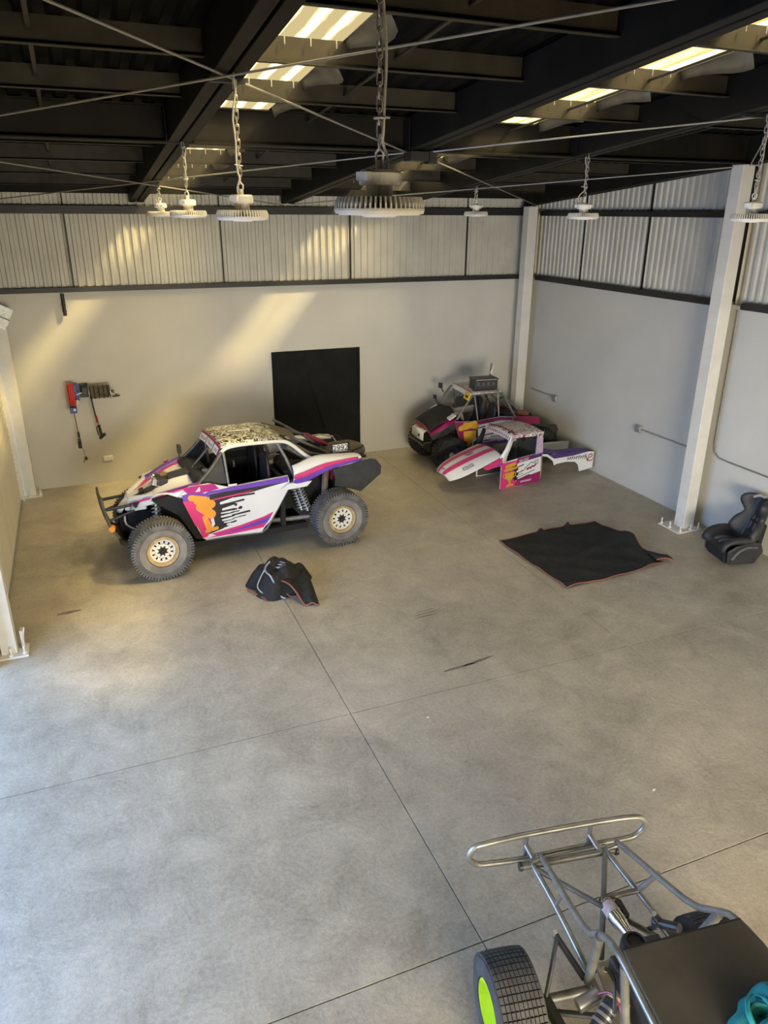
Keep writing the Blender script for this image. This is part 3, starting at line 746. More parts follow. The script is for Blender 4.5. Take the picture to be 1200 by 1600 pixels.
# --- side panels with their print
T = .003
for side in (0, 1):
    f = (lambda p: p) if side == 0 else mir
    sg = 1 if side == 0 else -1
    dp = MB().prism(f(D['door']), (0, .035 * sg, 0)).build('door_panel', m_['paint_white'], car)
    def lay(name, pts, m, off):
        q = [(p[0], .27 - off, p[2]) for p in pts]
        MB().prism(f(q), (0, T * sg, 0)).build(name, m, dp)
    lay('black_field', D['d_black'], m_['paint_black'], .003)
    lay('purple_stripe', D['d_purple'], m_['paint_purple'], .004)
    lay('purple_field', [(.37, 0, .95), (.36, 0, 1.045), (.44, 0, 1.055), (.62, 0, 1.04), (.72, 0, 1.0), (.7, 0, .93), (.48, 0, .93)], m_['paint_purple'], .0045)
    lay('pink_field', D['d_pinkfront'][:1] + [(.5, 0, .945), (.7, 0, .95), (.71, 0, .62)] + D['d_pinkfront'][3:], m_['paint_pink'], .005)
    lay('pink_stripe', D['d_pinkline'], m_['paint_pink'], .0055)
    lay('pink_stripe', D['d_pink1'], m_['paint_pink'], .0055)
    lay('purple_stripe', D['d_purple2'], m_['paint_purple'], .006)
    lay('pink_stripe', D['d_pink2'], m_['paint_pink'], .0058)
    lay('magenta_stripe', D['d_magenta'], m_['paint_magenta'], .007)
    for key, nm, m, off in (('d_whitefingers', 'white_drip', m_['paint_white'], .006), ('d_blackfingers', 'black_drip', m_['paint_black'], .0065)):
        mb = MB()
        for i, (a, b, c_, d_, r) in enumerate(D[key]):
            r = r * (1.0 if key[2] == 'b' else 1.45); big = r * (1.0 if key[2] == 'b' else 1.3)
            mb.prism(f([(x, .27 - off, z) for x, z in capsule2(a, b, c_, d_, r * .75, big)]), (0, T * sg, 0))
        mb.build(nm, m, dp)
    # plain orange paint splash on the pink front
    for i, (a, b, c_, d_, r) in enumerate([(.47, .99, .66, .93, .05), (.55, .93, .73, .86, .06), (.575, .84, .72, .72, .065), (.63, .68, .68, .52, .042), (.64, .48, .78, .505, .026)]):
        MB().prism(f([(x, .27 - .0075 - .0004 * i, z) for x, z in capsule2(a, b, c_, d_, r * .8, r)]), (0, T * sg, 0)).build('orange_splash', m_['paint_orange'], dp)
    MB().prism(f([(.98, .262, 1.075), (1.1, .262, 1.075), (1.1, .262, 1.1), (.98, .262, 1.1)]), (0, T * sg, 0)).build('belt_sticker', m_['plate_white'], dp)
    MB().tube(f([(.62, .3, .345), (1.0, .3, .335), (1.42, .3, .31), (1.5, .3, .36), (1.66, .3, .62), (1.82, .3, .88)]), .018, 8).build('rock_slider', m_['tube_grey'], dp, smooth=True)
    # rear quarter
    Q = D['quarter']
    qp = MB()
    hi, lo = Q[:9], [Q[0], Q[14], Q[13], Q[12], Q[11], Q[10], Q[9], Q[9], Q[8]]
    hi = [Q[0], Q[1], Q[2], Q[3], Q[4], Q[5], Q[6]]
    lo = [Q[14], (2.0, .2, .985), Q[13], Q[12], (2.62, .22, 1.15), (2.86, .25, 1.14), (2.955, .3, 1.15)]
    rows = []
    for t in (0, .2, .4, .6, .8, 1):
        row = []
        for h_, l_ in zip(hi, lo):
            p = [h_[i] * (1 - t) + l_[i] * t for i in range(3)]
            p[1] -= .07 * math.sin(pi * t)          # bulge
            p[2] += .025 * math.sin(pi * t)
            row.append(tuple(p))
        rows.append(row)
    top = [(p[0], p[1] + .05, p[2] - .05) for p in hi]
    rows = [f(r) for r in [top] + rows]
    qo = MB().grid(rows).build('quarter_panel', m_['paint_white'], car, smooth=True, solid=.012, sub=1)
    def band(t0, t1, k0, k1, nm, m, off=.02, t2=None):
        r_ = []
        for a in range(5):
            t = t0 + (t1 - t0) * a / 4; row = []
            for k, (h_, l_) in enumerate(zip(hi, lo)):
                if k < k0 or k > k1: continue
                tt = t - .06 * max(0, k - 3)
                p = [h_[i] * (1 - tt) + l_[i] * tt for i in range(3)]
                p[1] -= .07 * math.sin(pi * tt) + off; p[2] += .025 * math.sin(pi * tt)
                row.append(tuple(p))
            r_.append(row)
        MB().grid([f(q) for q in r_]).build(nm, m, qo, smooth=True, solid=.003, sub=1)
    band(.5, .74, 0, 5, 'pink_stripe', m_['paint_pink'])
    band(.74, .98, 0, 6, 'purple_stripe', m_['paint_purple'])
    MB().prism(f([(p[0], .2, p[2]) for p in D['lowerwing']]), (0, .05 * sg, 0)).build('lower_wing', m_['paint_white'], car, bevel=.006)
    MB().prism(f(D['mud']), (0, .015 * sg, 0)).build('mud_flap', mat('rubber_dark', (.028, .028, .026), .7, var=.3, scale=6), car, bevel=.004)
    # dark liner behind the front wheel
    MB().prism(f([(.0, .36, .98), (.2, .33, 1.04), (.36, .3, 1.0), (.52, .29, .56), (.6, .29, .37), (.5, .3, .38), (.42, .32, .52), (.3, .33, .75)]), (0, .12 * sg, 0)).build('arch_liner', m_['black_matte'], car)
    # headlight shell under the front crest
    hl = MB().prism(f(D['headlight']), (0.02, .05 * sg, 0)).build('headlight_shell', m_['paint_white'], car, bevel=.006)
    MB().prism(f([(-.22, .655, .86), (-.205, .65, .895), (-.13, .615, .92), (-.1, .605, .895), (-.135, .615, .835), (-.2, .645, .83)]), (.0, .03 * sg, 0)).build('headlight_recess', m_['hole_black'], hl)
    MB().prism(f(D['archlip']), (0, .04 * sg, 0)).build('arch_lip', m_['paint_white'], car, bevel=.004)
    # suspension
    MB().tube(f([(.02, .2, .41), (.1, .62, .36), (.35, .72, .4)]), .022, 8).tube(f([(-.02, .2, .41), (-.12, .62, .36)]), .022, 8).tube(f([(.02, .24, .5), (.1, .6, .56)]), .018, 8).build('control_arm', m_['frame_black'], car, smooth=True)
    MB().tube(f([(1.5, .42, .42), (1.9, .38, .4), (2.3, .3, .42), (2.5, .28, .41)]), .035, 8, smooth=3).build('trailing_arm', m_['tube_grey'], car, smooth=True)
    MB().tube(f([(2.53, .2, .44), (2.5, .75, .46)]), .022, 8).tube(f([(2.56, .2, .36), (2.55, .75, .34)]), .02, 8).build('radius_rod', m_['frame_black'], car, smooth=True)
    for nm_, a, b, R in (('front', (.03, .42, .5), (.06, .55, 1.0), .055), ('rear', (2.13, .34, .5), (2.0, .42, .95), .055), ('rear', (2.06, .4, .5), (1.95, .5, .95), .05)):
        A_, B_ = Vector(f([a])[0]), Vector(f([b])[0]); ax = (B_ - A_).normalized(); e1 = ax.orthogonal().normalized(); e2 = ax.cross(e1)
        sh = MB().cyl(A_, B_, .022, 10).build('shock', m_['galvanised'], car, smooth=True)
        n_ = 9; pts = []
        for i in range(n_ * 10 + 1):
            q = 2 * pi * i / 10; pts.append(A_ + (B_ - A_) * (.06 + .86 * i / (n_ * 10)) + (e1 * math.cos(q) + e2 * math.sin(q)) * R)
        MB().tube(pts, .011, 6).build('coil_spring', m_['galvanised'], sh, smooth=True)

# --- hood: crest to crest
C_ = D['crest']
secs = [(.6, .3, 1.165, .0), (.516, .33, 1.153, .0), (.33, .38, 1.105, 0), (.119, .48, 1.035, 0), (-.093, .62, .955, 0), (-.253, .76, .875, 0), (-.33, .8, .79, 0), (-.35, .82, .72, 0)]
rows = []
for u, v, z, _ in secs:
    row = []
    for k in range(11):
        t = k / 10; vv = v + (CARW - 2 * v) * t
        dip = -.05 * math.sin(pi * min(1, t * 2.6)) * (1 if t < .385 else 0) - .05 * math.sin(pi * min(1, (1 - t) * 2.6)) * (1 if t > .615 else 0)
        bow = -.06 * math.cos(pi * (t - .5)) * (1 if u < 0 else .25)
        row.append((u + bow, vv, z + dip * (1 if u > -.2 else .3)))
    rows.append(row)
hood = MB().grid(rows).build('hood', m_['paint_white'], car, smooth=True, solid=.012, sub=1)
for side in (0, 1):
    f = (lambda p: p) if side == 0 else mir
    # stripes that follow the wing crests
    for nm, m, a, b, k1 in (('purple_stripe', m_['paint_purple'], -.015, .05, 6), ('pink_stripe', m_['paint_pink'], .05, .1, 6)):
        r_ = []
        for s in (0, .5, 1):
            row = []
            for u, v, z, _ in secs[:k1]:
                wgt = 1 if u > -.05 else .55
                off = (a + (b - a) * s) * wgt * 1.6
                row.append((u + .01, v + off, z + .012 - max(0, off) * .32))
            r_.append(row)
        MB().grid([f(q) for q in r_]).build(nm, m, hood, smooth=True, solid=.003)
    # the flank below the crest
    r_ = []
    for s in (0, .5, 1):
        r_.append([(u, v - .035 * s - .02, z - .005 - .09 * s) for u, v, z, _ in secs[:6]])
    fl_ = MB().grid([f(q) for q in r_]).build('wing_flank', m_['paint_white'], car, smooth=True, solid=.012)
    r_ = []
    for s in (0, 1):
        r_.append([(u, v - .035 * (s * .3) - .03, z + .0 - .022 * s) for u, v, z, _ in secs[:6]])
    MB().grid([f(q) for q in r_]).build('pink_stripe', m_['paint_pink'], fl_, smooth=True, solid=.004)
# vents and the lamp cluster
vent = mat('vent_black', (.02, .02, .018), .35, var=.3, scale=20)
MB().prism([(-.26, .82, .89), (.1, .72, 1.035), (.12, .86, 1.045), (-.24, .93, .9)], (0, 0, .012)).prism([(-.1, .8, .98), (-.04, .8, 1.0), (-.04, .9, 1.0), (-.1, .9, .98)], (0, 0, .02)).build('hood_vent', vent, hood)
MB().prism([(.3, .82, 1.105), (.58, .75, 1.165), (.58, .98, 1.165), (.3, 1.0, 1.105)], (0, 0, .03)).build('hood_vent', vent, hood)
lc = MB().box((.2, .9, 1.09), (.16, .3, .1), Matrix.Rotation(.2, 3, 'Y')).build('lamp_cluster', m_['black_plastic'], hood, bevel=.01)
MB().box((.13, .8, 1.1), (.1, .1, .1), Matrix.Rotation(.3, 3, 'Y')).build('lamp_body', m_['silver'], lc, bevel=.012)
MB().box((.24, .96, 1.12), (.12, .1, .1), Matrix.Rotation(.5, 3, 'Z')).build('lamp_body', mat('copper_box', (.3, .2, .13), .4, metal=.4), lc, bevel=.012)
MB().ball((.12, .95, 1.13), .045, 8).build('lamp_body', m_['chrome'], lc, smooth=True)

# --- nose, bumper and skid
bp_ = []
for z, u in ((.42, -.43), (.52, -.5), (.68, -.55), (.86, -.585), (1.02, -.6)):
    bp_.append([(u, .66, z), (u - .02, .915, z), (u, 1.17, z)])
bm_ = MB().grid(bp_).build('bumper_plate', mat('bumper_brown', (.1, .085, .07), .6, var=.3), car, solid=.03, bevel=.006)
for v in (.7, 1.13):
    MB().tube([(-.56, v, .84), (-.25, v, .86)], .022, 8).tube([(-.54, v, .68), (-.2, v, .78)], .02, 8).build('bumper_brace', m_['frame_black'], bm_, smooth=True)
MB().cyl((-.51, .65, .6), (-.53, .58, .6), .04, 12).build('marker_lamp', m_['paint_orange'], bm_)
MB().grid([[(-.45, .5 + .2 * i, .42), (-.3, .48 + .21 * i, .3), (-.05, .47 + .22 * i, .22), (.3, .45 + .23 * i, .2), (.62, .44 + .235 * i, .24)] for i in range(5)]).build('skid_plate', m_['black_plastic'], car, smooth=True, solid=.02)
MB().box((.05, .915, .52), (.7, .4, .46)).box((-.3, .915, .58), (.2, .22, .26)).build('nose_box', m_['black_matte'], car, bevel=.03)
MB().tube([(-.33, .72, .74), (-.33, .7, .6), (-.2, .66, .5)], .012, 8, smooth=3).build('hose', m_['cable_grey'], car, smooth=True)
# --- tub, seats, dash
MB().box((1.15, .915, .3), (1.9, 1.25, .08)).box((1.75, .915, .68), (.06, 1.22, .8)).box((.62, .915, .75), (.06, 1.22, .75)).build('floor_pan', m_['black_matte'], car)
MB().grid([[(.56, .36 + 1.11 * i / 6, 1.14 + .02 * math.sin(pi * i / 6)), (.68, .38 + 1.07 * i / 6, 1.2), (.84, .4 + 1.03 * i / 6, 1.16), (.88, .4 + 1.03 * i / 6, .95)] for i in range(7)]).build('dashboard', m_['black_plastic'], car, smooth=True, solid=.02)
MB().box((.78, .62, 1.2), (.07, .1, .08), Matrix.Rotation(.5, 3, 'Z')).build('instrument', m_['silver'], car, bevel=.01)
MB().box((.72, .86, 1.21), (.1, .16, .05)).build('instrument', m_['black_plastic'], car, bevel=.01)
MB().tube([(1.0 + .05 * math.sin(q), .62 + .15 * math.cos(q), 1.06 + .14 * math.sin(q)) for q in [2 * pi * i / 20 for i in range(20)]], .014, 8, closed=True).tube([(.86, .62, 1.0), (1.0, .62, 1.06)], .018, 8).build('steering_wheel', m_['black_plastic'], car, smooth=True)
for v in (.62, 1.21):
    se = MB().grid([[(1.2, v - .2, .55), (1.2, v, .5), (1.2, v + .2, .55)], [(1.5, v - .22, .52), (1.5, v, .48), (1.5, v + .22, .52)], [(1.6, v - .24, .75), (1.64, v, .72), (1.6, v + .24, .75)],
                    [(1.6, v - .23, 1.1), (1.66, v, 1.1), (1.6, v + .23, 1.1)], [(1.58, v - .17, 1.38), (1.66, v, 1.4), (1.58, v + .17, 1.38)]]).build('seat', m_['seat_black'], car, smooth=True, solid=.06, sub=1)
# --- roll cage
ct = mat('cage_grey', (.11, .105, .095), .35, metal=.3, var=.25, scale=12)
for side in (0, 1):
    f = (lambda p: p) if side == 0 else mir
    MB().tube(f([(.55, .34, 1.1), (.8, .39, 1.317), (.965, .43, 1.515)]), .026, 10, smooth=3).build('a_pillar', ct, car, smooth=True)
    MB().tube(f([(1.01, .36, 1.06), (1.0, .4, 1.303), (.985, .43, 1.515)]), .02, 10).build('b_pillar', m_['tube_grey'], car, smooth=True)
    MB().tube(f([(.95, .43, 1.5), (1.03, .43, 1.556), (1.18, .43, 1.577), (1.445, .43, 1.575), (1.8, .43, 1.555), (1.95, .44, 1.49), (2.15, .46, 1.31), (2.3, .5, 1.2)]), .026, 10, smooth=3).build('roof_rail', m_['rim_cream'] if side == 0 else ct, car, smooth=True)
    MB().tube(f([(1.95, .36, 1.05), (1.849, .4, 1.321), (1.739, .43, 1.55)]), .024, 10).build('c_pillar', m_['tube_grey'], car, smooth=True)
    MB().tube(f([(1.9, .5, 1.45), (2.2, .55, 1.22), (2.5, .6, 1.05)]), .03, 10).build('rear_stay', m_['tube_grey'], car, smooth=True)
    MB().prism(f([(.62, .37, 1.12), (.96, .425, 1.46), (.99, .37, 1.08)]), (0, .008 if side == 0 else -.008, 0)).build('quarter_net', m_['seat_black'], car)
    MB().lathe([(.001, 0), (.05, 0), (.05, .015), (.001, .015)], 16, o=(0, 0, 0), axis='x').build('side_mirror', m_['black_plastic'], car).location = f([(1.08, .33, 1.36)])[0]
for pts_, r_t in (([(.97, .43, 1.52), (.955, .915, 1.56), (.97, 1.4, 1.52)], .026), ([(1.78, .43, 1.55), (1.78, 1.4, 1.55)], .024), ([(.62, .915, 1.16), (.95, .915, 1.5)], .018)):
    MB().tube(pts_, r_t, 10).build('cross_bar', ct, car, smooth=True)
MB().box((1.2, 1.5, .8), (1.2, .02, .75)).build('dark_inner_panel', m_['black_matte'], car)  # black sheet added to stand for the shade inside the cabin
MB().box((1.5, 1.5, 1.27), (.75, .02, .4)).build('window_net', m_['black_cloth'], car)
MB().box((.62, 1.55, 1.29), (.05, .1, .12)).tube([(.6, 1.48, 1.15), (.62, 1.55, 1.25)], .012, 6).build('mirror_box', m_['black_plastic'], car, bevel=.01)
# --- roof and banner
rr_ = []
for u in (.96, 1.1, 1.3, 1.5, 1.68, 1.84):
    rr_.append([(u, .43 + .97 * k / 8, 1.585 + .035 * math.sin(pi * k / 8) + (.012 if .96 < u < 1.84 else -.012)) for k in range(9)])
roof = MB().grid(rr_).build('roof_panel', m_['roof_print'], car, smooth=True, solid=.02)
MB().tube([(1.2, .95, 1.64), (1.5, .9, 1.645)], .008, 6).build('roof_rib', m_['rim_cream'], roof)
bn = MB().grid([[(.955 - .002 * k, .43 + .97 * k / 6, 1.565 + .03 * math.sin(pi * k / 6)) for k in range(7)], [(.9 - .002 * k, .42 + .98 * k / 6, 1.46 + .03 * math.sin(pi * k / 6)) for k in range(7)]]).build('windshield_banner', m_['paint_maroon'], car, solid=.006)
nb = Vector((-.105, 0, .055)).normalized() * .006
def banner_label(v0, v1):
    p = []
    for v, s in ((v0, .1), (v1, .1), (v1, .95), (v0, .95)):
        k = (v - .43) / .97; z = 1.565 - .105 * s + .03 * math.sin(pi * k)
        p.append((.953 - .055 * s + nb.x - .012 * k, v, z + nb.z))
    return p
for v0, v1 in ((1.02, 1.36), (.69, .98), (.46, .65)):
    MB().prism(banner_label(v0, v1), nb * .4).build('banner_label', m_['plate_white'], bn)
    n_ = int((v1 - v0) / .045); mb = MB(); rnd = random.Random(v0)
    for k in range(n_):
        a = v0 + .03 + (v1 - v0 - .06) * k / n_; q = banner_label(a, a + .026)
        c_ = [Vector(x) for x in q]; up = (c_[0] - c_[3]); base = c_[3] + up * .2
        h_ = .35 + .25 * rnd.random()
        mb.prism([base + nb * .5, base + (c_[2] - c_[3]) * .45 + nb * .5, base + (c_[2] - c_[3]) * .45 + up * h_ + nb * .5, base + up * h_ + nb * .5], nb * .2)
    mb.build('banner_marks', m_['paint_maroon'] if v0 > .5 else m_['paint_black'], bn)['kind'] = 'stuff'
MB().tube([(.955, .44, 1.578), (.945, .915, 1.612), (.955, 1.39, 1.578)], .014, 8, smooth=4).build('red_edge', m_['paint_crimson'], bn, smooth=True)
# --- rear end
MB().box((2.2, .915, .72), (.7, .7, .5)).box((2.0, .75, 1.0), (.3, .5, .2)).cyl((1.95, .5, .95), (2.05, 1.3, 1.0), .1, 14).cyl((2.3, .6, 1.02), (2.7, .62, 1.0), .07, 12).box((2.75, .915, .7), (.25, .6, .35)).build('engine', m_['black_matte'], car, bevel=.03)
MB().box((2.62, .5, .95), (.16, .1, .16)).cyl((2.55, .44, .98), (2.7, .42, .9), .04, 10).build('engine_cover', m_['paint_maroon'], car, bevel=.02)
MB().tube([(2.42, .4, .6), (2.44, .42, .9), (2.5, .5, 1.05)], .05, 8, smooth=3).build('exhaust_pipe', mat('rust_brown', (.16, .11, .075), .7, var=.3, scale=12), car, smooth=True)
MB().tube([(1.9, .62, 1.46), (2.1, .62, 1.34), (2.3, .66, 1.2)], .07, 10, smooth=4).build('intake_hose', mat('hose_grey', (.1, .095, .085), .6), car, smooth=True)
rows = []
for i in range(6):
    u = 1.84 + .3 * i / 5
    rows.append([(u, .7 + .6 * k / 8, 1.57 + .04 * math.sin(pi * k / 8) - .1 * (i / 5) ** 1.5 + .015 * math.sin(2.3 * k + 1.7 * i)) for k in range(9)])
MB().grid(rows).build('dust_cover', m_['brown_bag'], car, smooth=True, solid=.02, sub=1)
for k, (a, b, r) in enumerate([((1.8, 1.3, 1.6), (2.45, 1.25, 1.36), .022), ((2.0, 1.36, 1.62), (2.72, 1.22, 1.17), .02), ((1.85, .95, 1.6), (2.7, .9, 1.13), .022), ((2.35, 1.0, 1.42), (2.5, 1.0, 1.3), .018), ((2.2, .6, 1.3), (2.75, .62, 1.12), .024), ((2.3, .5, 1.2), (2.3, 1.33, 1.2), .024), ((2.75, .5, 1.1), (2.75, 1.33, 1.1), .024)]):
    MB().cyl(a, b, r, 8).build('rear_tube', ct if k != 2 else m_['tube_grey'], car, smooth=True)
MB().cyl((2.42, 1.1, 1.4), (2.7, 1.08, 1.24), .036, 14).cyl((2.38, 1.105, 1.42), (2.42, 1.1, 1.4), .02, 10).cyl((2.7, 1.08, 1.24), (2.75, 1.08, 1.21), .03, 10).build('red_canister', m_['paint_maroon'], car, smooth=True)
MB().tube([(2.6, 1.3, 1.3), (2.72, 1.32, 1.31), (2.92, 1.28, 1.27), (2.98, 1.2, 1.16)], .012, 8).build('grab_rail', m_['silver'], car, smooth=True)
# spare wheel under a dusty cover
rows = []
for i in range(7):
    q = i / 6; rr2 = .34 * math.sqrt(max(0.02, 1 - (q * 1.0) ** 2.6)) if i < 6 else .02
    rows.append([(3.02 + .95 * rr2 * math.cos(2 * pi * k / 18) + .0, 1.03 + 1.0 * rr2 * math.sin(2 * pi * k / 18), 1.1 + .125 * q + .012 * math.sin(5 * k + i)) for k in range(18)])
MB().grid(rows, closed=True).prism([p for p in rows[-1]], (0, 0, .004)).build('tail_bag', m_['brown_bag'], car, smooth=True, sub=1)
MB().tube([(3.0, .7, 1.19), (3.15, .76, 1.2), (3.3, .95, 1.16), (3.34, 1.1, 1.1)], .014, 8, smooth=3).build('bag_strap', m_['black_plastic'], car, smooth=True)
MB().box((2.98, 1.0, 1.085), (.46, .7, .03)).build('rear_rack', m_['black_plastic'], car)
pl = MB().box((2.765, .6, 1.285), (.235, .012, .115)).build('number_plate', m_['plate_white'], car, bevel=.003)
MB().box((2.765, .61, 1.285), (.255, .012, .135)).build('plate_frame', m_['black_plastic'], pl)
text('plate_digits', '2992', (2.765, .591, 1.285), (1, 0, 0), (0, 0, 1), .125, m_['paint_black'], pl)
MB().box((2.92, .66, 1.285), (.07, .012, .13), Matrix.Rotation(.7, 3, 'Z')).build('plate_bracket', m_['black_plastic'], pl)
MB().cyl((2.93, .33, 1.19), (2.965, .29, 1.19), .03, 12).build('tail_recess', m_['hole_black'], car)

# ================================================================ loose body shell (local: x towards the tail, y away, z up)
SHW = .78
shell = thing('buggy_body_shell', 'loose pink and white body shell on the floor in front of the corner buggy', 'body shell', (6.5, 10.6, 0), .08)
def smir(p): return [(q[0], SHW - q[1], q[2]) for q in p]
hs = [(.02, .61, .63, .0), (-.2, .535, .6, .0), (-.42, .455, .545, 0), (-.6, .385, .48, .02), (-.76, .32, .42, .05), (-.88, .27, .36, .12), (-.94, .22, .29, .2)]
rows = []
for u, ze, zc, ins in hs:
    row = []
    for k in range(13):
        t = k / 12; v = -.01 + ins + (SHW + .05 - 2 * ins) * t
        e = (1 - abs(2 * t - 1) ** 3.2)
        bow = -.07 * math.sin(pi * t) if u < -.5 else .0
        row.append((u + bow, v, ze + (zc - ze) * e + .04 * e))
    rows.append(row)
shood = MB().grid(rows).build('hood', m_['paint_white'], shell, smooth=True, solid=.01, sub=1)
def hoodpt(v_t, i, off=.014):
    a = rows[i]; k = v_t * 12; j = min(11, int(k)); f = k - j
    p = [a[j][q] * (1 - f) + a[j + 1][q] * f for q in range(3)]; p[2] += off; p[0] -= off * .4; return tuple(p)
for t0, t1, t2, t3 in ((.25, .39, .2, .34), (.58, .71, .53, .66)):
    r_ = []
    for s in (0, .25, .5, .75, 1):
        r_.append([hoodpt((t0 + (t1 - t0) * s) * (1 - i / 6) + (t2 + (t3 - t2) * s) * i / 6, i) for i in range(7)])
    MB().grid(r_).build('pink_stripe', m_['paint_pink'], shood, smooth=True, solid=.002, sub=1)
# small prints on the hood
def strokes(mb, o, xd, yd, lst, w=.006, n=None):
    x, y = Vector(xd).normalized(), Vector(yd).normalized(); nn = x.cross(y)
    for pts in lst:
        P = [Vector(o) + x * a + y * b for a, b in pts]
        for p, q in zip(P, P[1:]): mb.bar(p, q, w, .002, nn)
    return mb
hp = Vector(hoodpt(.1, 3, .02)); hx = (Vector(hoodpt(.06, 2, .02)) - Vector(hoodpt(.06, 4, .02))).normalized(); hy = (Vector(hoodpt(.2, 3, .02)) - Vector(hoodpt(.0, 3, .02))).normalized()
strokes(MB(), hp, hx, hy, [[(-.09, -.015), (-.09, .025), (-.02, .028), (-.02, .012), (.1, .03), (.1, -.012), (-.02, -.018), (-.09, -.015)]], .009).build('badge', m_['paint_black'], shood)
hp = Vector(hoodpt(.48, 2, .018)); hx = (Vector(hoodpt(.46, 1, .018)) - Vector(hoodpt(.46, 3, .018))).normalized(); hy = (Vector(hoodpt(.55, 2, .018)) - Vector(hoodpt(.35, 2, .018))).normalized()
strokes(MB(), hp, hx, hy, [[(-.08, .02), (-.04, .03), (-.05, -.02), (0, -.03)], [(-.03, .0), (.03, -.01)]], .02).build('badge', m_['paint_crimson'], shood)
strokes(MB(), hp, hx, hy, [[(.0, .05), (.06, .02), (.04, -.02), (.08, -.04)], [(.02, .0), (.06, -.03)], [(.06, .04), (.1, .0)]], .008).build('badge', m_['paint_black'], shood)
hp = Vector(hoodpt(.43, 5, .02))
strokes(MB(), hp, hx, hy, [[(-.03, .05), (.0, .03), (-.02, .0), (.01, -.02), (-.01, -.05)], [(.0, .04), (.02, -.04)]], .008).build('badge', m_['paint_black'], shood)
for side in (0, 1):
    f = (lambda p: p) if side == 0 else smir
    sg = 1 if side == 0 else -1
    door = MB().prism(f([(0, 0, .0), (.86, 0, .015), (.85, 0, .57), (.4, 0, .53), (0, 0, .48)]), (0, .02 * sg, 0)).build('side_panel', m_['paint_white'], shell, bevel=.003)
    def lay(nm, pts, m, off):
        return MB().prism(f([(x, -off, z) for x, z in pts]), (0, .002 * sg, 0)).build(nm, m, door)
    lay('pink_field', [(0.0, .003), (.34, .012), (.3, .25), (.36, .5), (.0, .475)], m_['paint_pink'], .003)
    lay('magenta_band', [(.3, .012), (.858, .018), (.856, .19), (.33, .1)], m_['paint_plum'], .0035)
    lay('crimson_band', [(.33, .43), (.85, .495), (.85, .567), (.33, .522)], m_['paint_crimson'], .0035)
    lay('purple_band', [(.6, .47), (.85, .5), (.85, .566), (.6, .545)], m_['paint_deep_purple'], .004)
    lay('crimson_edge', [(.34, .1), (.856, .19), (.856, .22), (.34, .125)], m_['paint_crimson'], .0045)
    lay('black_splash', [(.3, .11), (.37, .14), (.33, .2), (.38, .24), (.32, .29), (.37, .32), (.3, .42), (.2, .42), (.26, .3), (.24, .2)], m_['paint_black'], .005)
    mb = MB()
    for a, b, c_, d_, r in ((.33, .245, .48, .29, .008), (.34, .21, .46, .235, .005), (.34, .16, .72, .265, .006), (.36, .125, .62, .19, .009), (.3, .35, .47, .395, .01)):
        mb.prism(f([(x, -.0055, z) for x, z in capsule2(a, b, c_, d_, r * .6, r)]), (0, .002 * sg, 0))
    mb.build('black_drip', m_['paint_black'], door)
    # golden cup on the pink field
    cup = [(.12, .03), (.28, .04), (.27, .065), (.22, .08), (.215, .13), (.27, .2), (.285, .3), (.08, .285), (.1, .19), (.175, .125), (.175, .075), (.13, .06)]
    lay('gold_cup', cup, m_['paint_gold'], .006)
    mb = MB()
    strokes(mb, (0, 0, 0), (1, 0, 0), (0, 0, 1), [[(.09, .27), (.045, .27), (.05, .22), (.1, .18)], [(.275, .27), (.315, .28), (.31, .22), (.265, .19)]], .013)
    mb.v = f([(x, y - .007, z) for x, y, z in mb.v]); mb.build('cup_handle', m_['paint_gold'], door)
    MB().prism(f([(x, -.006, z) for x, z in capsule2(.08, .335, .31, .36, .022, .026)]), (0, .002 * sg, 0)).prism(f([(x, -.0065, z) for x, z in capsule2(.11, .4, .27, .43, .03, .035)]), (0, .002 * sg, 0)).build('gold_splash', m_['paint_gold'], door)
    mb = MB(); rnd = random.Random(3)
    strokes(mb, (0, 0, 0), (1, 0, 0), (0, 0, 1), [[(.52, .335), (.5, .31), (.52, .29)], [(.52, .335), (.6, .385), (.63, .42), (.66, .4), (.75, .44), (.8, .445)], [(.56, .33), (.545, .31)], [(.63, .3), (.635, .28)], [(.7, .38), (.74, .4), (.75, .36)], [(.77, .43), (.79, .38), (.76, .37)]], .009)
    mb.v = f([(x, y - .0055, z) for x, y, z in mb.v]); mb.build('script_logo', m_['paint_black'], door)
    mb = MB()
    strokes(mb, (0, 0, 0), (1, 0, 0), (0, 0, 1), [[(.55, .285), (.6, .325), (.62, .305), (.67, .345), (.7, .325), (.74, .365)]], .028)
    mb.v = f([(x, y - .006, z) for x, y, z in mb.v]); mb.build('script_logo', m_['paint_crimson'], door)
    lay('sponsor_mark', [(.37, .44), (.45, .45), (.45, .505), (.37, .495)], m_['strap_grey'], .006)
    lay('sponsor_mark', [(.47, .453), (.57, .465), (.57, .52), (.47, .508)], m_['strap_grey'], .006)
    mb = MB()
    for k in range(12):
        x = .43 + .24 * k / 12; z = .065 + .035 * (x - .43)
        strokes(mb, (0, 0, 0), (1, 0, 0), (0, 0, 1), [[(x, z), (x + .004, z + .03 + .006 * rnd.random())], [(x, z + .015 * (k % 3)), (x + .012, z + .015 * (k % 3))]], .006)
    mb.v = f([(x, y - .0055, z) for x, y, z in mb.v]); mb.build('sponsor_lettering', m_['plate_white'], door)
    # wing between hood and door
    MB().grid([f([(.02, -.012, .6), (-.2, -.012, .53), (-.4, -.012, .455)]), f([(.0, -.015, .44), (-.16, -.012, .43), (-.3, -.008, .4)])]).build('front_wing', m_['paint_pink'], shell, solid=.01)
    MB().grid([f([(.01, -.016, .53), (-.12, -.016, .47)]), f([(.0, -.018, .46), (-.1, -.016, .435)])]).build('purple_flash', m_['paint_purple'], shell, solid=.004)
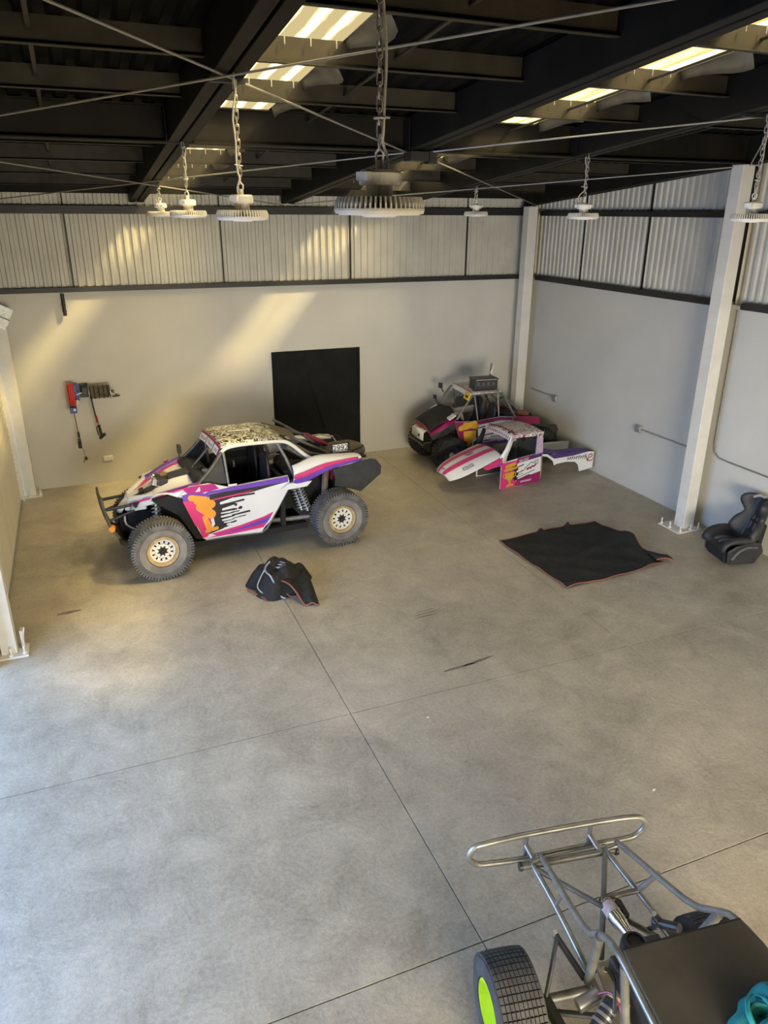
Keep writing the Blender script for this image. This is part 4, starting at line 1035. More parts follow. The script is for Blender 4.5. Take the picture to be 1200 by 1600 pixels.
    # pillars
    a_ = [(-.01, 0, .5), (.02, .0, .6), (.09, -.01, .74), (.16, -.015, .9)]
    rws = [[(x - .06 + .02 * (i > 1), y, z + .0), (x + .085 - .018 * i, y - .012, z - .02)] for i, (x, y, z) in enumerate(a_)]
    MB().grid([f(q) for q in rws]).build('a_pillar', m_['paint_white'] if side == 0 else m_['black_matte'], shell, smooth=True, solid=.025)
    MB().grid([f([(.72, .0, .55), (.72, -.01, .95)]), f([(.87, .0, .57), (.83, -.01, .95)])]).build('b_pillar', m_['purple_print'], shell, solid=.025)
    # tail
    tail = MB().prism(f([(.9, .02, .52), (1.25, .02, .46), (1.55, .02, .455), (1.95, .02, .43), (2.1, .02, .41), (2.09, .02, .1), (1.78, .02, .07), (1.74, .02, .2), (1.66, .02, .27), (1.45, .02, .3), (1.22, .02, .29), (1.18, .02, .27), (1.14, .02, .36), (1.0, .02, .46), (.9, .02, .48)]), (0, .015 * sg, 0)).build('tail_panel', m_['paint_white'], shell)
    MB().prism(f([(1.0, .015, .505), (1.25, .015, .47), (1.6, .015, .465), (1.98, .015, .435), (1.6, .015, .4), (1.16, .015, .4)]), (0, .004 * sg, 0)).build('purple_band', m_['paint_deep_purple'], tail)
    if side == 0:
        MB().grid([[(.86, .02, .56), (1.25, .02, .47), (1.7, .02, .46), (2.0, .02, .43)], [(.9, .16, .6), (1.25, .14, .52), (1.7, .12, .5), (2.0, .1, .46)]]).build('tail_top', m_['paint_deep_purple'], tail, solid=.01)
        mb = MB()
        for k in range(9):
            x = 1.47 + .05 * k
            strokes(mb, (0, 0.012, 0), (1, 0, 0), (0, 0, 1), [[(x, .335 - .01 * k * .3), (x + .014, .39 - .01 * k * .3)], [(x + .005 + .01 * (k % 2), .35), (x + .03, .352 + .02 * (k % 3))]], .012)
        mb.build('sponsor_lettering', m_['paint_black'], tail)
        mb = MB(); strokes(mb, (0, .012, 0), (1, 0, 0), (0, 0, 1), [[(1.95, .26), (1.97, .37), (2.03, .38), (2.05, .33), (1.98, .31)], [(1.93, .3), (1.95, .25), (2.03, .245), (2.07, .29)], [(1.9, .36), (1.93, .27)]], .014)
        mb.build('emblem', m_['paint_maroon'], tail)
        MB().box((2.095, .09, .26), (.02, .14, .3)).build('tail_end', mat('cardboard', (.3, .22, .15), .7), tail)
        MB().prism([(.86, .0, .57), (.92, .05, .5), (.92, .04, .12), (.86, .02, .03)], (.02, .06, 0)).build('rear_flange', mat('raw_fibreglass', (.4, .36, .27), .6, var=.3, scale=20), shell)
rr_ = []
for u in (.17, .22, .4, .6, .76, .82):
    rr_.append([(u + .02 * (k / 8), -.05 + .8 * k / 8, .965 + .035 * math.sin(pi * k / 8) - (.02 if u in (.17, .82) else 0)) for k in range(9)])
sroof = MB().grid(rr_).build('roof_panel', m_['pink_print'], shell, smooth=True, solid=.015)
MB().grid([[(.2, -.05 + .8 * k / 8, .978 + .035 * math.sin(pi * k / 8)) for k in range(9)], [(.235, -.05 + .8 * k / 8, .984 + .035 * math.sin(pi * k / 8)) for k in range(9)]]).build('crimson_line', m_['paint_maroon'], sroof, solid=.004)
bn2 = MB().grid([[(.16 + .02 * k / 8, -.05 + .8 * k / 8, .955 + .035 * math.sin(pi * k / 8)) for k in range(9)], [(.12 + .02 * k / 8, -.05 + .8 * k / 8, .87 + .03 * math.sin(pi * k / 8)) for k in range(9)]]).build('visor_banner', m_['paint_white'], shell, smooth=True, solid=.012)
mb = MB(); rnd = random.Random(9)
for k in range(13):
    v = -.02 + .055 * k; z = .9 + .03 * math.sin(pi * (v + .05) / .8)
    mb.bar((.112 + .02 * (v / .8), v, z - .005), (.135 + .02 * (v / .8), v + .012, z + .035), .014, .004, (0, 1, 0))
mb.build('banner_marks', m_['paint_crimson'], bn2)['kind'] = 'stuff'
MB().grid([[(.18, -.055, .97), (.5, -.06, .97), (.82, -.055, .965)], [(.2, -.06, .925), (.5, -.065, .915), (.8, -.06, .905)]]).build('roof_skirt', m_['pink_print'], shell, solid=.01)
MB().box((.45, SHW - .03, .3), (.85, .02, .55)).build('dark_inner_panel', m_['board_dark'], shell)
MB().grid([[(.84, .1, .05), (.84, .7, .05)], [(.84, .1, .5), (.84, .7, .5)], [(.8, .1, .88), (.8, .7, .88)]]).build('rear_bulkhead', mat('olive_liner', (.06, .062, .05), .6, var=.2), shell, solid=.01)
MB().lathe([(.001, 0), (.06, 0), (.06, .02), (.001, .02)], 14, axis='x').build('mirror', m_['black_plastic'], shell).location = (.45, .03, .86)

# ================================================================ small race buggy in the corner (local: x rearwards, y away, z up)
utv = thing('off_road_buggy', 'smaller purple and pink buggy with black tyres parked in the far right corner', 'buggy', (6.12, 11.7, 0), -.03)
UW = 1.37
def umir(p): return [(q[0], UW - q[1], q[2]) for q in p]
t2 = tread_tyre(.33, .25, .17, 30, 3, .01).mesh('tyre')
r2 = [q.mesh('rim') for q in rim_parts(.17, -.12)]; r2f = [q.mesh('rim') for q in rim_parts(.17, .12)]
for u in (0, 1.9):
    for v, rp in ((.125, r2), (UW - .125, r2f)):
        w_ = link('wheel', rp[1], m_['frame_black'], utv); w_.location = (u, v, .337)
        for nm, me, mt in (('tyre', t2, m_['tyre_black']), ('beadlock_ring', rp[0], m_['frame_black']), ('backing_disc', rp[2], m_['hole_black']), ('hub_cap', rp[3], m_['silver'])):
            link(nm, me, mt, w_, smooth=(nm == 'tyre'))
for side in (0, 1):
    f = (lambda p: p) if side == 0 else umir
    sg = 1 if side == 0 else -1
    sp_ = MB().prism(f([(.1, .17, .93), (.5, .17, .9), (1.05, .17, .95), (1.32, .17, .92), (1.34, .17, .55), (1.1, .17, .28), (.5, .17, .26), (.36, .17, .34), (.2, .17, .6)]), (0, .03 * sg, 0)).build('side_panel', mat('paint_greylilac', (.5, .47, .52), .4), utv)
    def lay(nm, pts, m, off): MB().prism(f([(x, .17 - off, z) for x, z in pts]), (0, .002 * sg, 0)).build(nm, m, sp_)
    lay('pink_field', [(.1, .925), (.5, .895), (.5, .6), (.42, .28), (.36, .34), (.2, .6)], m_['paint_crimson'], .003)
    lay('crimson_band', [(.5, .9), (1.05, .945), (1.31, .915), (1.31, .86), (1.05, .88), (.5, .83)], m_['paint_crimson'], .004)
    lay('purple_band', [(.5, .3), (1.1, .3), (1.25, .5), (.5, .42)], m_['paint_purple'], .004)
    lay('gold_cup', [(.33, .42), (.42, .42), (.45, .5), (.53, .56), (.55, .73), (.28, .73), (.3, .56), (.37, .5)], m_['paint_gold'], .006)
    MB().prism(f([(x, .163, z) for x, z in capsule2(.22, .79, .5, .86, .05, .06)]), (0, .002 * sg, 0)).prism(f([(x, .1625, z) for x, z in capsule2(.3, .86, .54, .8, .04, .05)]), (0, .002 * sg, 0)).build('gold_splash', m_['paint_gold'], sp_)
    lay('black_splash', [(.46, .82), (.56, .83), (.52, .76), (.58, .7), (.54, .62), (.58, .56), (.5, .5), (.5, .42), (.42, .36), (.54, .4), (.6, .46), (.58, .6)], m_['paint_black'], .005)
    mb = MB()
    for a, b, c_, d_, r in ((.56, .6, .9, .64, .012), (.54, .5, .85, .52, .008), (.56, .76, .72, .79, .012), (.54, .45, 1.0, .48, .01), (.62, .84, .9, .87, .008)):
        mb.prism(f([(x, .164, z) for x, z in capsule2(a, b, c_, d_, r * .6, r)]), (0, .002 * sg, 0))
    mb.build('black_drip', m_['paint_black'], sp_)
    mb = MB(); 
    for k in range(7):
        strokes(mb, (0, .1645, 0), (1, 0, 0), (0, 0, 1), [[(.86 + .04 * k, .55), (.87 + .04 * k, .6)], [(.86 + .04 * k, .57 + .02 * (k % 2)), (.885 + .04 * k, .58)]], .01)
    mb.v = f(mb.v); mb.build('sponsor_lettering', m_['paint_black'], sp_)
    # front wing, magenta over black
    MB().grid([f([(-.36, .24, .68), (-.1, .2, .8), (.14, .19, .94)]), f([(-.34, .4, .74), (-.1, .42, .87), (.14, .45, 1.0)])]).build('front_wing', m_['paint_plum'], utv, smooth=True, solid=.015)
    MB().prism(f([(-.36, .235, .68), (-.1, .195, .8), (.14, .185, .94), (.2, .185, .82), (-.05, .195, .7), (-.3, .23, .6)]), (0, .012 * sg, 0)).build('wing_edge', m_['frame_black'], utv)
    MB().box(f([(.08, .3, .99)])[0], (.16, .14, .03), Matrix.Rotation(-.5, 3, 'Y')).build('wing_cap', m_['paint_white'], utv, bevel=.01)
    MB().tube(f([(0, .2, .34), (.05, .5, .3), (.3, .55, .36)]), .02, 8).tube(f([(0, .22, .4), (.0, .5, .5)]), .018, 8).build('control_arm', m_['frame_black'], utv, smooth=True)
    a_, b_ = Vector(f([(.0, .3, .4)])[0]), Vector(f([(.06, .42, .78)])[0])
    sh = MB().cyl(a_, b_, .018, 8).build('shock', m_['galvanised'], utv)
    ax = (b_ - a_).normalized(); e1 = ax.orthogonal().normalized(); e2 = ax.cross(e1)
    MB().tube([a_ + (b_ - a_) * (.1 + .8 * i / 64) + (e1 * math.cos(2 * pi * i / 8) + e2 * math.sin(2 * pi * i / 8)) * .042 for i in range(65)], .009, 5).build('coil_spring', m_['frame_black'], sh, smooth=True)
    tb = m_['tube_grey'] if side == 0 else ct
    MB().tube(f([(.15, .2, .96), (.3, .21, 1.18), (.44, .22, 1.36), (.5, .22, 1.39), (1.0, .22, 1.41), (1.08, .22, 1.38), (1.25, .2, 1.1), (1.38, .2, .9)]), .021, 8).build('cage_rail', tb, utv, smooth=True)
    MB().tube(f([(.5, .22, 1.38), (.58, .2, .93)]), .016, 8).build('b_pillar', tb, utv, smooth=True)
    MB().tube(f([(.98, .22, 1.4), (1.02, .2, .95)]), .018, 8).build('c_pillar', tb, utv, smooth=True)
    MB().tube(f([(1.05, .24, 1.38), (1.5, .3, 1.0), (1.75, .32, .8)]), .018, 8).build('rear_stay', tb, utv, smooth=True)
    MB().prism(f([(1.9, .2, .72), (2.3, .2, .68), (2.36, .2, .58), (2.32, .2, .42), (2.1, .2, .32), (1.95, .2, .5)]), (0, .012 * sg, 0)).build('mud_flap', MATS['rubber_dark'], utv)
    MB().prism(f([(1.3, .22, .93), (1.9, .22, .86), (1.95, .22, .72), (1.5, .22, .74), (1.34, .22, .6)]), (0, .03 * sg, 0)).build('rear_wing', m_['paint_crimson'], utv)
MB().grid([[(-.43, .42, .55), (-.46, .68, .55), (-.43, .95, .55)], [(-.42, .42, .7), (-.45, .68, .72), (-.42, .95, .7)], [(-.3, .42, .76), (-.33, .68, .78), (-.3, .95, .76)]]).build('nose_panel', m_['paint_white'], utv, smooth=True, solid=.015)
MB().cyl((-.44, .55, .63), (-.47, .55, .63), .02, 10).build('nose_hole', m_['hole_black'], utv)
MB().grid([[(-.3, .4 + .57 * k / 4, .76 + .02 * math.sin(pi * k / 4)) for k in range(5)], [(.2, .3 + .77 * k / 4, 1.0 + .02 * math.sin(pi * k / 4)) for k in range(5)]]).build('hood', m_['paint_maroon'], utv, smooth=True, solid=.015)
MB().tube([(-.42, .4, .45), (-.5, .5, .52), (-.5, .87, .52), (-.42, .97, .45)], .022, 8, smooth=4).tube([(-.3, .3, .55), (-.42, .4, .5)], .018, 8).build('front_bumper', m_['frame_black'], utv, smooth=True)
MB().box((.2, .685, .5), (1.0, .6, .4)).box((1.2, .685, .42), (1.6, .9, .3)).box((1.6, .685, .65), (.5, .7, .4)).build('chassis', m_['black_matte'], utv, bevel=.02)
MB().grid([[(.14, .3 + .77 * k / 4, 1.02) for k in range(5)], [(.3, .3 + .77 * k / 4, 1.04) for k in range(5)], [(.36, .3 + .77 * k / 4, .85) for k in range(5)]]).build('dashboard', mat('dash_tan', (.3, .28, .22), .6), utv, smooth=True, solid=.015)
for v in (.42, .95):
    MB().grid([[(.6, v - .18, .6), (.6, v + .18, .6)], [(.88, v - .2, .56), (.88, v + .2, .56)], [(.98, v - .2, .9), (.98, v + .2, .9)], [(1.02, v - .13, 1.2), (1.02, v + .13, 1.2)]]).build('seat', m_['seat_black'], utv, smooth=True, solid=.07, sub=1)
MB().grid([[(.52, UW - .2, .95), (1.2, UW - .2, .95)], [(.6, UW - .2, 1.15), (1.1, UW - .2, 1.15)]]).build('window_net', m_['seat_black'], utv, solid=.006)
for a, b in (((.46, .22, 1.37), (.46, 1.15, 1.37)), ((1.02, .22, 1.4), (1.02, 1.15, 1.4)), ((.2, .22, 1.0), (.2, 1.15, 1.0))):
    MB().cyl(a, b, .018, 8).build('cross_bar', ct, utv, smooth=True)
rr_ = [[(u + .06 * k / 6, .2 + .97 * k / 6, 1.405 + .012 * u + .02 * math.sin(pi * k / 6)) for k in range(7)] for u in (.44, .6, .8, 1.04)]
ur = MB().grid(rr_).build('roof_panel', m_['pink_print'], utv, smooth=True, solid=.015)
MB().grid([[(.44 + .06 * k / 6, .2 + .97 * k / 6, 1.42 + .02 * math.sin(pi * k / 6)) for k in range(7)], [(.38 + .06 * k / 6, .2 + .97 * k / 6, 1.35 + .02 * math.sin(pi * k / 6)) for k in range(7)]]).build('visor_banner', m_['paint_white'], utv, smooth=True, solid=.01)
MB().grid([[(.45 + .06 * k / 6, .2 + .97 * k / 6, 1.43 + .02 * math.sin(pi * k / 6)) for k in range(7)], [(.43 + .06 * k / 6, .2 + .97 * k / 6, 1.4 + .02 * math.sin(pi * k / 6)) for k in range(7)]]).build('crimson_line', m_['paint_crimson'], utv, solid=.006)
ys_ = MB().prism([(.36, .17, 1.3), (.4, .17, 1.42), (.4, .36, 1.43), (.35, .36, 1.32)], (-.012, 0, .003)).build('yellow_tag', m_['yellow_sticker'], utv)
MB().box((.36, .265, 1.365), (.006, .1, .05), Matrix.Rotation(.35, 3, 'Y')).build('tag_mark', m_['paint_black'], ys_)
MB().tube([(.32, 1.2, 1.25), (.3, 1.26, 1.33)], .012, 6).box((.29, 1.28, 1.37), (.05, .09, .1)).build('far_mirror', m_['black_plastic'], utv)
MB().tube([(.2, 1.22, 1.05), (.19, 1.28, 1.12)], .012, 6).box((.18, 1.29, 1.15), (.05, .07, .07)).build('far_lamp', m_['black_plastic'], utv)
fg = MB().tube([(1.22, 1.12, .85), (1.26, 1.12, 1.3), (1.3, 1.12, 1.78)], .012, 8).build('whip_mast', m_['frame_black'], utv, smooth=True)
MB().grid([[(1.3 + .03 * math.sin(i * 1.3), 1.1, 1.76 - .05 * i), (1.27 + .03 * math.sin(i * 1.3 + 1), 1.05, 1.74 - .05 * i), (1.3 + .02 * math.sin(i * 1.3 + 2), 1.02, 1.75 - .05 * i)] for i in range(5)]).build('pennant', m_['paint_white'], fg, smooth=True, solid=.004)
MB().grid([[(1.29 + .03 * math.sin(i * 1.3), 1.1, 1.58 - .04 * i), (1.26, 1.06, 1.57 - .04 * i)] for i in range(3)]).build('pennant', m_['paint_crimson'], fg, smooth=True, solid=.004)
MB().tube([(1.35, 1.1, .9), (1.5, 1.0, 1.1), (1.6, .8, 1.05), (1.7, .6, .85)], .02, 8, smooth=4).tube([(1.35, .4, .9), (1.6, .45, .95), (1.75, .5, .8)], .02, 8, smooth=4).build('rear_frame', ct, utv, smooth=True)
MB().cyl((1.45, .3, .98), (1.7, .3, .92), .05, 12).build('rear_tank', mat('rust_red', (.18, .06, .035), .6), utv)
# black cloth laid over the hood
rows = []
for i in range(9):
    t = i / 8; row = []
    for k in range(9):
        s = k / 8; u = -.36 + .56 * t; v = .3 + .72 * s
        z = .79 + .27 * t + .03 * math.sin(pi * s) + .012 * math.sin(9 * s + 4 * t) + .05 * math.sin(pi * t) - (.07 * (1 - s) ** 4 if s < .5 else 0)
        row.append((u, v, z))
    rows.append(row)
ck = MB().grid(rows).build('cloth_cover', m_['black_cloth'], None, smooth=True, solid=.012)
ck.location = utv.location; ck.rotation_euler = utv.rotation_euler
tag(ck, 'black cloth with an orange edge spread over the hood of the corner buggy', 'cloth')
MB().tube([(r[0] - .004, r[1], r[2] + .004) for r in rows[0]], .011, 6).build('orange_edge', m_['orange_trim'], ck, smooth=True)
MB().grid([[(-.37, .34 + .5 * k / 4, .8), (-.42, .36 + .46 * k / 4, .77 + .015 * (k % 2))] [::1] for k in range(5)]).build('red_fold', m_['paint_maroon'], ck, smooth=True, solid=.01)
# crate on its roof
cr = thing('crate', 'black crate lying on the printed roof of the corner buggy', 'crate', (6.12 + .8, 11.7 + .42, 1.448), -.12)
MB().box((0, 0, .095), (.46, .28, .19)).build('body', m_['black_plastic'], cr, bevel=.012)
MB().box((0, 0, .195), (.48, .3, .022)).build('lid', mat('lid_dark', (.05, .045, .045), .5), cr, bevel=.006)
mb = MB()
for k in range(4): mb.box((-.16 + .1 * k, -.143, .11), (.06, .008, .07))
mb.box((-.19, -.144, .165), (.04, .006, .02)).build('panel_marks', mat('mark_grey', (.07, .068, .068), .5), cr)
MB().box((.0, -.152, .19), (.4, .01, .012)).build('rim_line', m_['galvanised'], cr)

# ================================================================ bare tube chassis at the lower right (local: x across, y towards the hall, z up)
kart = thing('kart_chassis', 'bare steel tube buggy chassis with lime rims in the near right corner', 'chassis', (2.42, 2.35, 0), math.atan2(-.18, .984))
tg = mat('raw_tube', (.2, .195, .17), .42, metal=.35, var=.25, scale=12)
tc_ = mat('bright_tube', (.32, .31, .27), .34, metal=.6, var=.2, scale=12)
B1 = [(-.52, .79, .44), (-.6, .79, .47), (-.635, .79, .53), (-.6, .79, .6), (-.52, .79, .62), (-.225, .81, .62), (.23, .82, .62), (.53, .815, .62), (.625, .81, .6), (.66, .81, .53), (.62, .815, .46), (.54, .815, .43), (.24, .81, .43), (-.23, .79, .43)]
bump = MB().tube(catmull([Vector(p) for p in B1], 5, True), .021, 10, closed=True).build('bumper_loop', tc_, kart, smooth=True)
for x in (-.225, .24):
    MB().cyl((x, .81, .62), (x, .81, .43), .015, 10).build('bumper_strut', tg, bump, smooth=True)
    MB().cyl((x, .805, .53), (x + .02, .68, .5), .018, 10).build('bumper_arm', tc_, bump, smooth=True)
MB().cyl((-.3, .678, .49), (.365, .69, .49), .026, 12).build('cross_tube', tg, kart, smooth=True)
for x, s in ((-.3, -1), (.365, 1)): MB().cyl((x, .68, .49), (x + .02 * s, .681, .49), .03, 12).build('end_cap', m_['frame_black'], kart)
for pts, nm in (([(-.23, .678, .5), (-.197, .37, .47), (-.17, -.023, .42), (-.15, -.3, .36), (-.15, -1.9, .3)], 'lower_rail'), ([(.298, .69, .5), (.36, .385, .47), (.42, .074, .42), (.36, -.3, .36), (.3, -1.9, .3)], 'lower_rail')):
    MB().tube(pts, .019, 10, smooth=3).build(nm, tc_, kart, smooth=True)
MB().tube([(-.24, .676, .52), (-.19, .684, .53), (-.165, .66, .545), (-.243, -.044, .8), (-.251, -.2, .94), (-.262, -.32, 1.04), (-.275, -.43, 1.09), (-.278, -.52, 1.1), (-.29, -.9, 1.1), (-.3, -2.0, 1.08)], .02, 10, smooth=3).build('upper_rail', tc_, kart, smooth=True)
MB().tube([(.3, .68, .52), (.375, .684, .53), (.398, .66, .55), (.416, .007, .8), (.433, -.19, .94), (.437, -.3, 1.04), (.43, -.41, 1.09), (.44, -.52, 1.1), (.455, -.9, 1.1), (.47, -2.0, 1.08)], .02, 10, smooth=3).build('upper_rail', tc_, kart, smooth=True)
for a, b, r in (((-.193, .375, .47), (-.2, .29, .665), .013), ((.104, .349, .48), (.37, .365, .48), .018), ((.37, .365, .48), (.44, .3, .68), .018), ((-.22, .632, .5), (.33, .053, .45), .017), ((.29, .67, .5), (-.05, .03, .4), .018),
                ((-.265, -.24, .97), (-.2, -.1, .42), .026), ((.435, -.24, .97), (.42, -.06, .42), .026), ((-.28, -.5, 1.09), (-.2, -.55, .38), .022), ((.44, -.5, 1.09), (.36, -.55, .38), .022),
                ((-.29, -1.6, 1.08), (-.2, -1.9, .3), .02), ((.46, -1.6, 1.08), (.34, -1.9, .3), .02), ((-.17, -.05, .42), (.42, .02, .42), .016), ((-.15, -.5, .34), (.36, -.5, .34), .02), ((-.15, -1.3, .31), (.33, -1.3, .31), .02)):
    MB().cyl(a, b, r, 10).build('brace_tube', tg, kart, smooth=True)
MB().box((.09, -1.2, .29), (.46, 1.5, .02)).build('floor_tray', m_['frame_black'], kart)
MB().prism([(-.262, -.445, 1.118), (.42, -.405, 1.118), (.447, -.55, 1.118), (.47, -2.0, 1.095), (-.29, -2.0, 1.095), (-.272, -.6, 1.118)], (0, 0, .016)).build('top_board', m_['board_dark'], kart, bevel=.005)
MB().tube([(-.262, -.44, 1.125), (.42, -.4, 1.125)], .007, 6).build('board_edge', m_['black_plastic'], kart)
# wheels
kt_w = .29
def knob_tyre(R, W, n, rows):
    h = W / 2
    mb = MB().lathe([(.15, -h * .7), (.17, -h * .95), (R * .78, -h * 1.0), (R * .93, -h * .9), (R * .975, -h * .6), (R * .985, 0), (R * .975, h * .6), (R * .93, h * .9), (R * .78, h), (.17, h * .95), (.15, h * .7)], 40, axis='y')
    for k in range(n):
        for j in range(rows):
            a = 2 * pi * k / n; y = -h * .86 + 2 * h * .86 * (j + .5) / rows
            rr = R * (.985 - .045 * abs(y / h) ** 3); M3 = Matrix.Rotation(-a, 3, 'Y'); c = M3 @ Vector((rr, 0, 0))
            mb.box((c[0], y, c[2]), (.02, 2 * h * .86 / rows * .82, 2 * pi * R / n * .8), M3)
    return mb
kme = knob_tyre(.285, kt_w, 46, 10).mesh('tyre')
lime_rim = MB().lathe([(.16, -.13), (.15, -.135), (.145, -.12), (.12, -.06), (.11, -.01), (.11, .0), (.002, .0)], 32, axis='y').lathe([(.15, -.13), (.15, .13)], 32, axis='y').mesh('rim')
hubm = MB().lathe([(.002, -.04), (.04, -.04), (.05, 0), (.05, .02)], 16, axis='y').mesh('hub')
for x, y, yaw in ((-.65, -.06, -pi / 2 + .0), (.66, -.07, pi / 2), (-.62, -1.75, -pi / 2), (.76, -1.72, pi / 2)):
    w_ = link('wheel', lime_rim, m_['lime'], kart); w_.location = (x, y, .292); w_.rotation_euler = (0, 0, yaw)
    link('tyre', kme, m_['tyre_black'] if False else mat('tyre_grey', (.075, .072, .066), .8, var=.25, scale=12, spec=.25), w_)
    link('hub', hubm, m_['frame_black'], w_)
# suspension of the near wheel and axle
for s, x0, x1 in ((1, -.5, -.17), (-1, .5, .42)):
    MB().cyl((x0, -.07, .29), (x1, -.09, .33), .028, 12).build('axle_tube', tg, kart, smooth=True)
    MB().cyl((x0 + .06 * s, -.1, .24), (x1, -.2, .26), .018, 8).build('control_arm', m_['frame_black'], kart, smooth=True)
    MB().bar((x0 + .06 * s, -.06, .3), (x0 + .12 * s, -.55, .3), .05, .07).build('trailing_arm', m_['frame_black'], kart, bevel=.006)
    MB().tube([(x0 + .19 * s, .11, .56), (x0 + .12 * s, .0, .48), (x0 + .06 * s, -.08, .34)], .013, 8).build('link_rod', m_['frame_black'], kart, smooth=True)
    MB().bar((x0 + .18 * s, .12, .56), (x1 - .05 * s, -.1, .44), .02, .045).build('sway_arm', m_['frame_black'], kart, bevel=.004)
    MB().cyl((x0 + .18 * s, .118, .55), (x0 + .18 * s, .118, .585), .014, 8).build('pivot_bolt', m_['silver'], kart)
    a_, b_ = Vector((x1 - .2 * s, -.42, .38)), Vector((x1 + .02 * s, -.28, .5))
    shk = MB().cyl(a_, b_, .042, 14).build('shock_body', m_['frame_black'], kart, smooth=True)
    for k in range(3): MB().cyl(a_.lerp(b_, .5 + .14 * k), a_.lerp(b_, .56 + .14 * k), .047, 14).build('collar', m_['silver'], shk, smooth=True)
    MB().cyl((x1 - .15 * s, -.22, .42), (x1 - .02 * s, -.2, .45), .04, 14).build('reservoir', m_['silver'], shk, smooth=True)
    MB().tube([(x1 - .04 * s, -.21, .47), (x1 + .02 * s, -.26, .53), (x1 + .03 * s, -.36, .5), (x1 - .02 * s, -.44, .46)], .008, 6, smooth=4).build('pink_hose', mat('hose_pink', (.4, .08, .14), .4), shk, smooth=True)
# engine, air filter, silencer
MB().box((.1, -.3, .5), (.3, .38, .3)).box((-.02, -.18, .46), (.12, .2, .24)).cyl((.02, -.33, .72), (.2, -.33, .72), .08, 14).build('engine', mat('engine_dark', (.04, .037, .033), .5, var=.3), kart, bevel=.015)
MB().prism([(-.125, -.03, .43), (-.02, -.02, .43), (.02, -.2, .43), (-.05, -.3, .43), (-.14, -.2, .43)], (0, 0, .03)).cyl((-.09, -.08, .46), (-.09, -.08, .47), .02, 10).build('engine_guard', m_['wood_tan'], kart, bevel=.004)
MB().lathe([(.002, .78), (.05, .78), (.075, .765), (.08, .74), (.08, .6), (.06, .58), (.002, .58)], 24, o=(.06, -.1, -.1)).lathe([(.05, .685), (.055, .69), (.055, .68)], 20, o=(.06, -.1, 0)).build('air_filter', m_['black_plastic'], kart, smooth=True)
P0, P1 = Vector((.13, .36, .45)), Vector((.15, .0, .5))
mf = MB().tube([P0, P0.lerp(P1, .06), P0.lerp(P1, .1), P0.lerp(P1, .5), P0.lerp(P1, .6), P1], [.02, .048, .052, .052, .04, .03], 18).build('silencer', m_['chrome'], kart, smooth=True)
MB().cyl(P0.lerp(P1, .14), P0.lerp(P1, .36), .0535, 18).build('label_band', mat('label_pale', (.62, .36, .33), .4, col2=(.7, .66, .6), scale=25), mf, smooth=True)
MB().cyl(P0 + Vector((0, .012, -.002)), P0.lerp(P1, .04), .03, 14).build('tail_pipe', m_['hole_black'], mf, smooth=True)
MB().box(P0.lerp(P1, .32) + Vector((.055, 0, .03)), (.03, .12, .04)).box(P0.lerp(P1, .2) + Vector((.05, 0, .04)), (.025, .05, .03)).build('silencer_bracket', m_['black_plastic'], mf, bevel=.006)
MB().tube([P1, (.22, -.1, .5), (.24, -.25, .52)], .022, 10, smooth=3).build('header_pipe', m_['silver'], mf, smooth=True)
MB().cyl((.33, .12, .5), (.4, -.02, .6), .03, 12).cyl((.3, .12, .45), (.31, .05, .55), .015, 8).box((.24, .0, .5), (.12, .05, .06)).build('linkage', m_['frame_black'], kart, bevel=.006)
MB().tube([(-.18, -.35, .5), (-.12, -.22, .58), (-.1, -.1, .5)], .01, 6, smooth=4).tube([(-.16, -.4, .55), (-.08, -.3, .62), (.0, -.22, .6)], .008, 6, smooth=4).build('fuel_hose', m_['black_plastic'], kart, smooth=True)

# teal cloth bag on the board
kM = Matrix.Translation(Vector((2.42, 2.35, 0))) @ Matrix.Rotation(math.atan2(-.18, .984), 4, 'Z')
bc = kM @ Vector((.2, -.92, 1.136))
bag = thing('cloth_bag', 'crumpled teal cloth bag lying on the dark board of the bare chassis', 'bag', bc, -.2)
rows = []
for i in range(12):
    q = i / 11; row = []
    for k in range(32):
        a = 2 * pi * k / 32
        rad = (.17 + .035 * math.sin(2 * a + .5) + .012 * math.sin(7 * a)) * (1 - q * .98) * (1.12 if math.cos(a) > 0 else 1)
        fold = .02 * math.sin(5 * a + 3 * q) * math.sin(pi * q) + .012 * math.sin(11 * a - 2 * q) * math.sin(pi * q)
        z = .13 * (1 - (1 - q) ** 2.4) + fold - .05 * math.exp(-((rad * math.cos(a) + .05) ** 2 + (rad * math.sin(a) + .0) ** 2) / .0012)
        row.append((rad * math.cos(a) * 1.1, rad * math.sin(a), max(.004, z)))
    rows.append(row)
MB().grid(rows, closed=True).build('body', m_['teal_cloth'], bag, smooth=True, sub=1)
for pts_ in ([(-.04, .1, .085), (-.095, .06, .1), (-.125, -.0, .095), (-.115, -.07, .075), (-.07, -.12, .06)], [(-.04, .1, .085), (-.02, .05, .115), (-.02, -.02, .125), (-.04, -.09, .1), (-.07, -.12, .06)]):
    MB().tube(pts_, [.004, .011, .014, .012, .004], 8, smooth=4).build('rolled_rim', mat('teal_light', (.02, .32, .32), .8, var=.2, scale=10), bag, smooth=True)
MB().box((-.16, -.1, .03), (.05, .04, .05)).build('buckle', m_['black_plastic'], bag, bevel=.006)
MB().box((-.185, -.1, .03), (.012, .042, .045)).build('buckle_band', m_['plate_white'], bag)

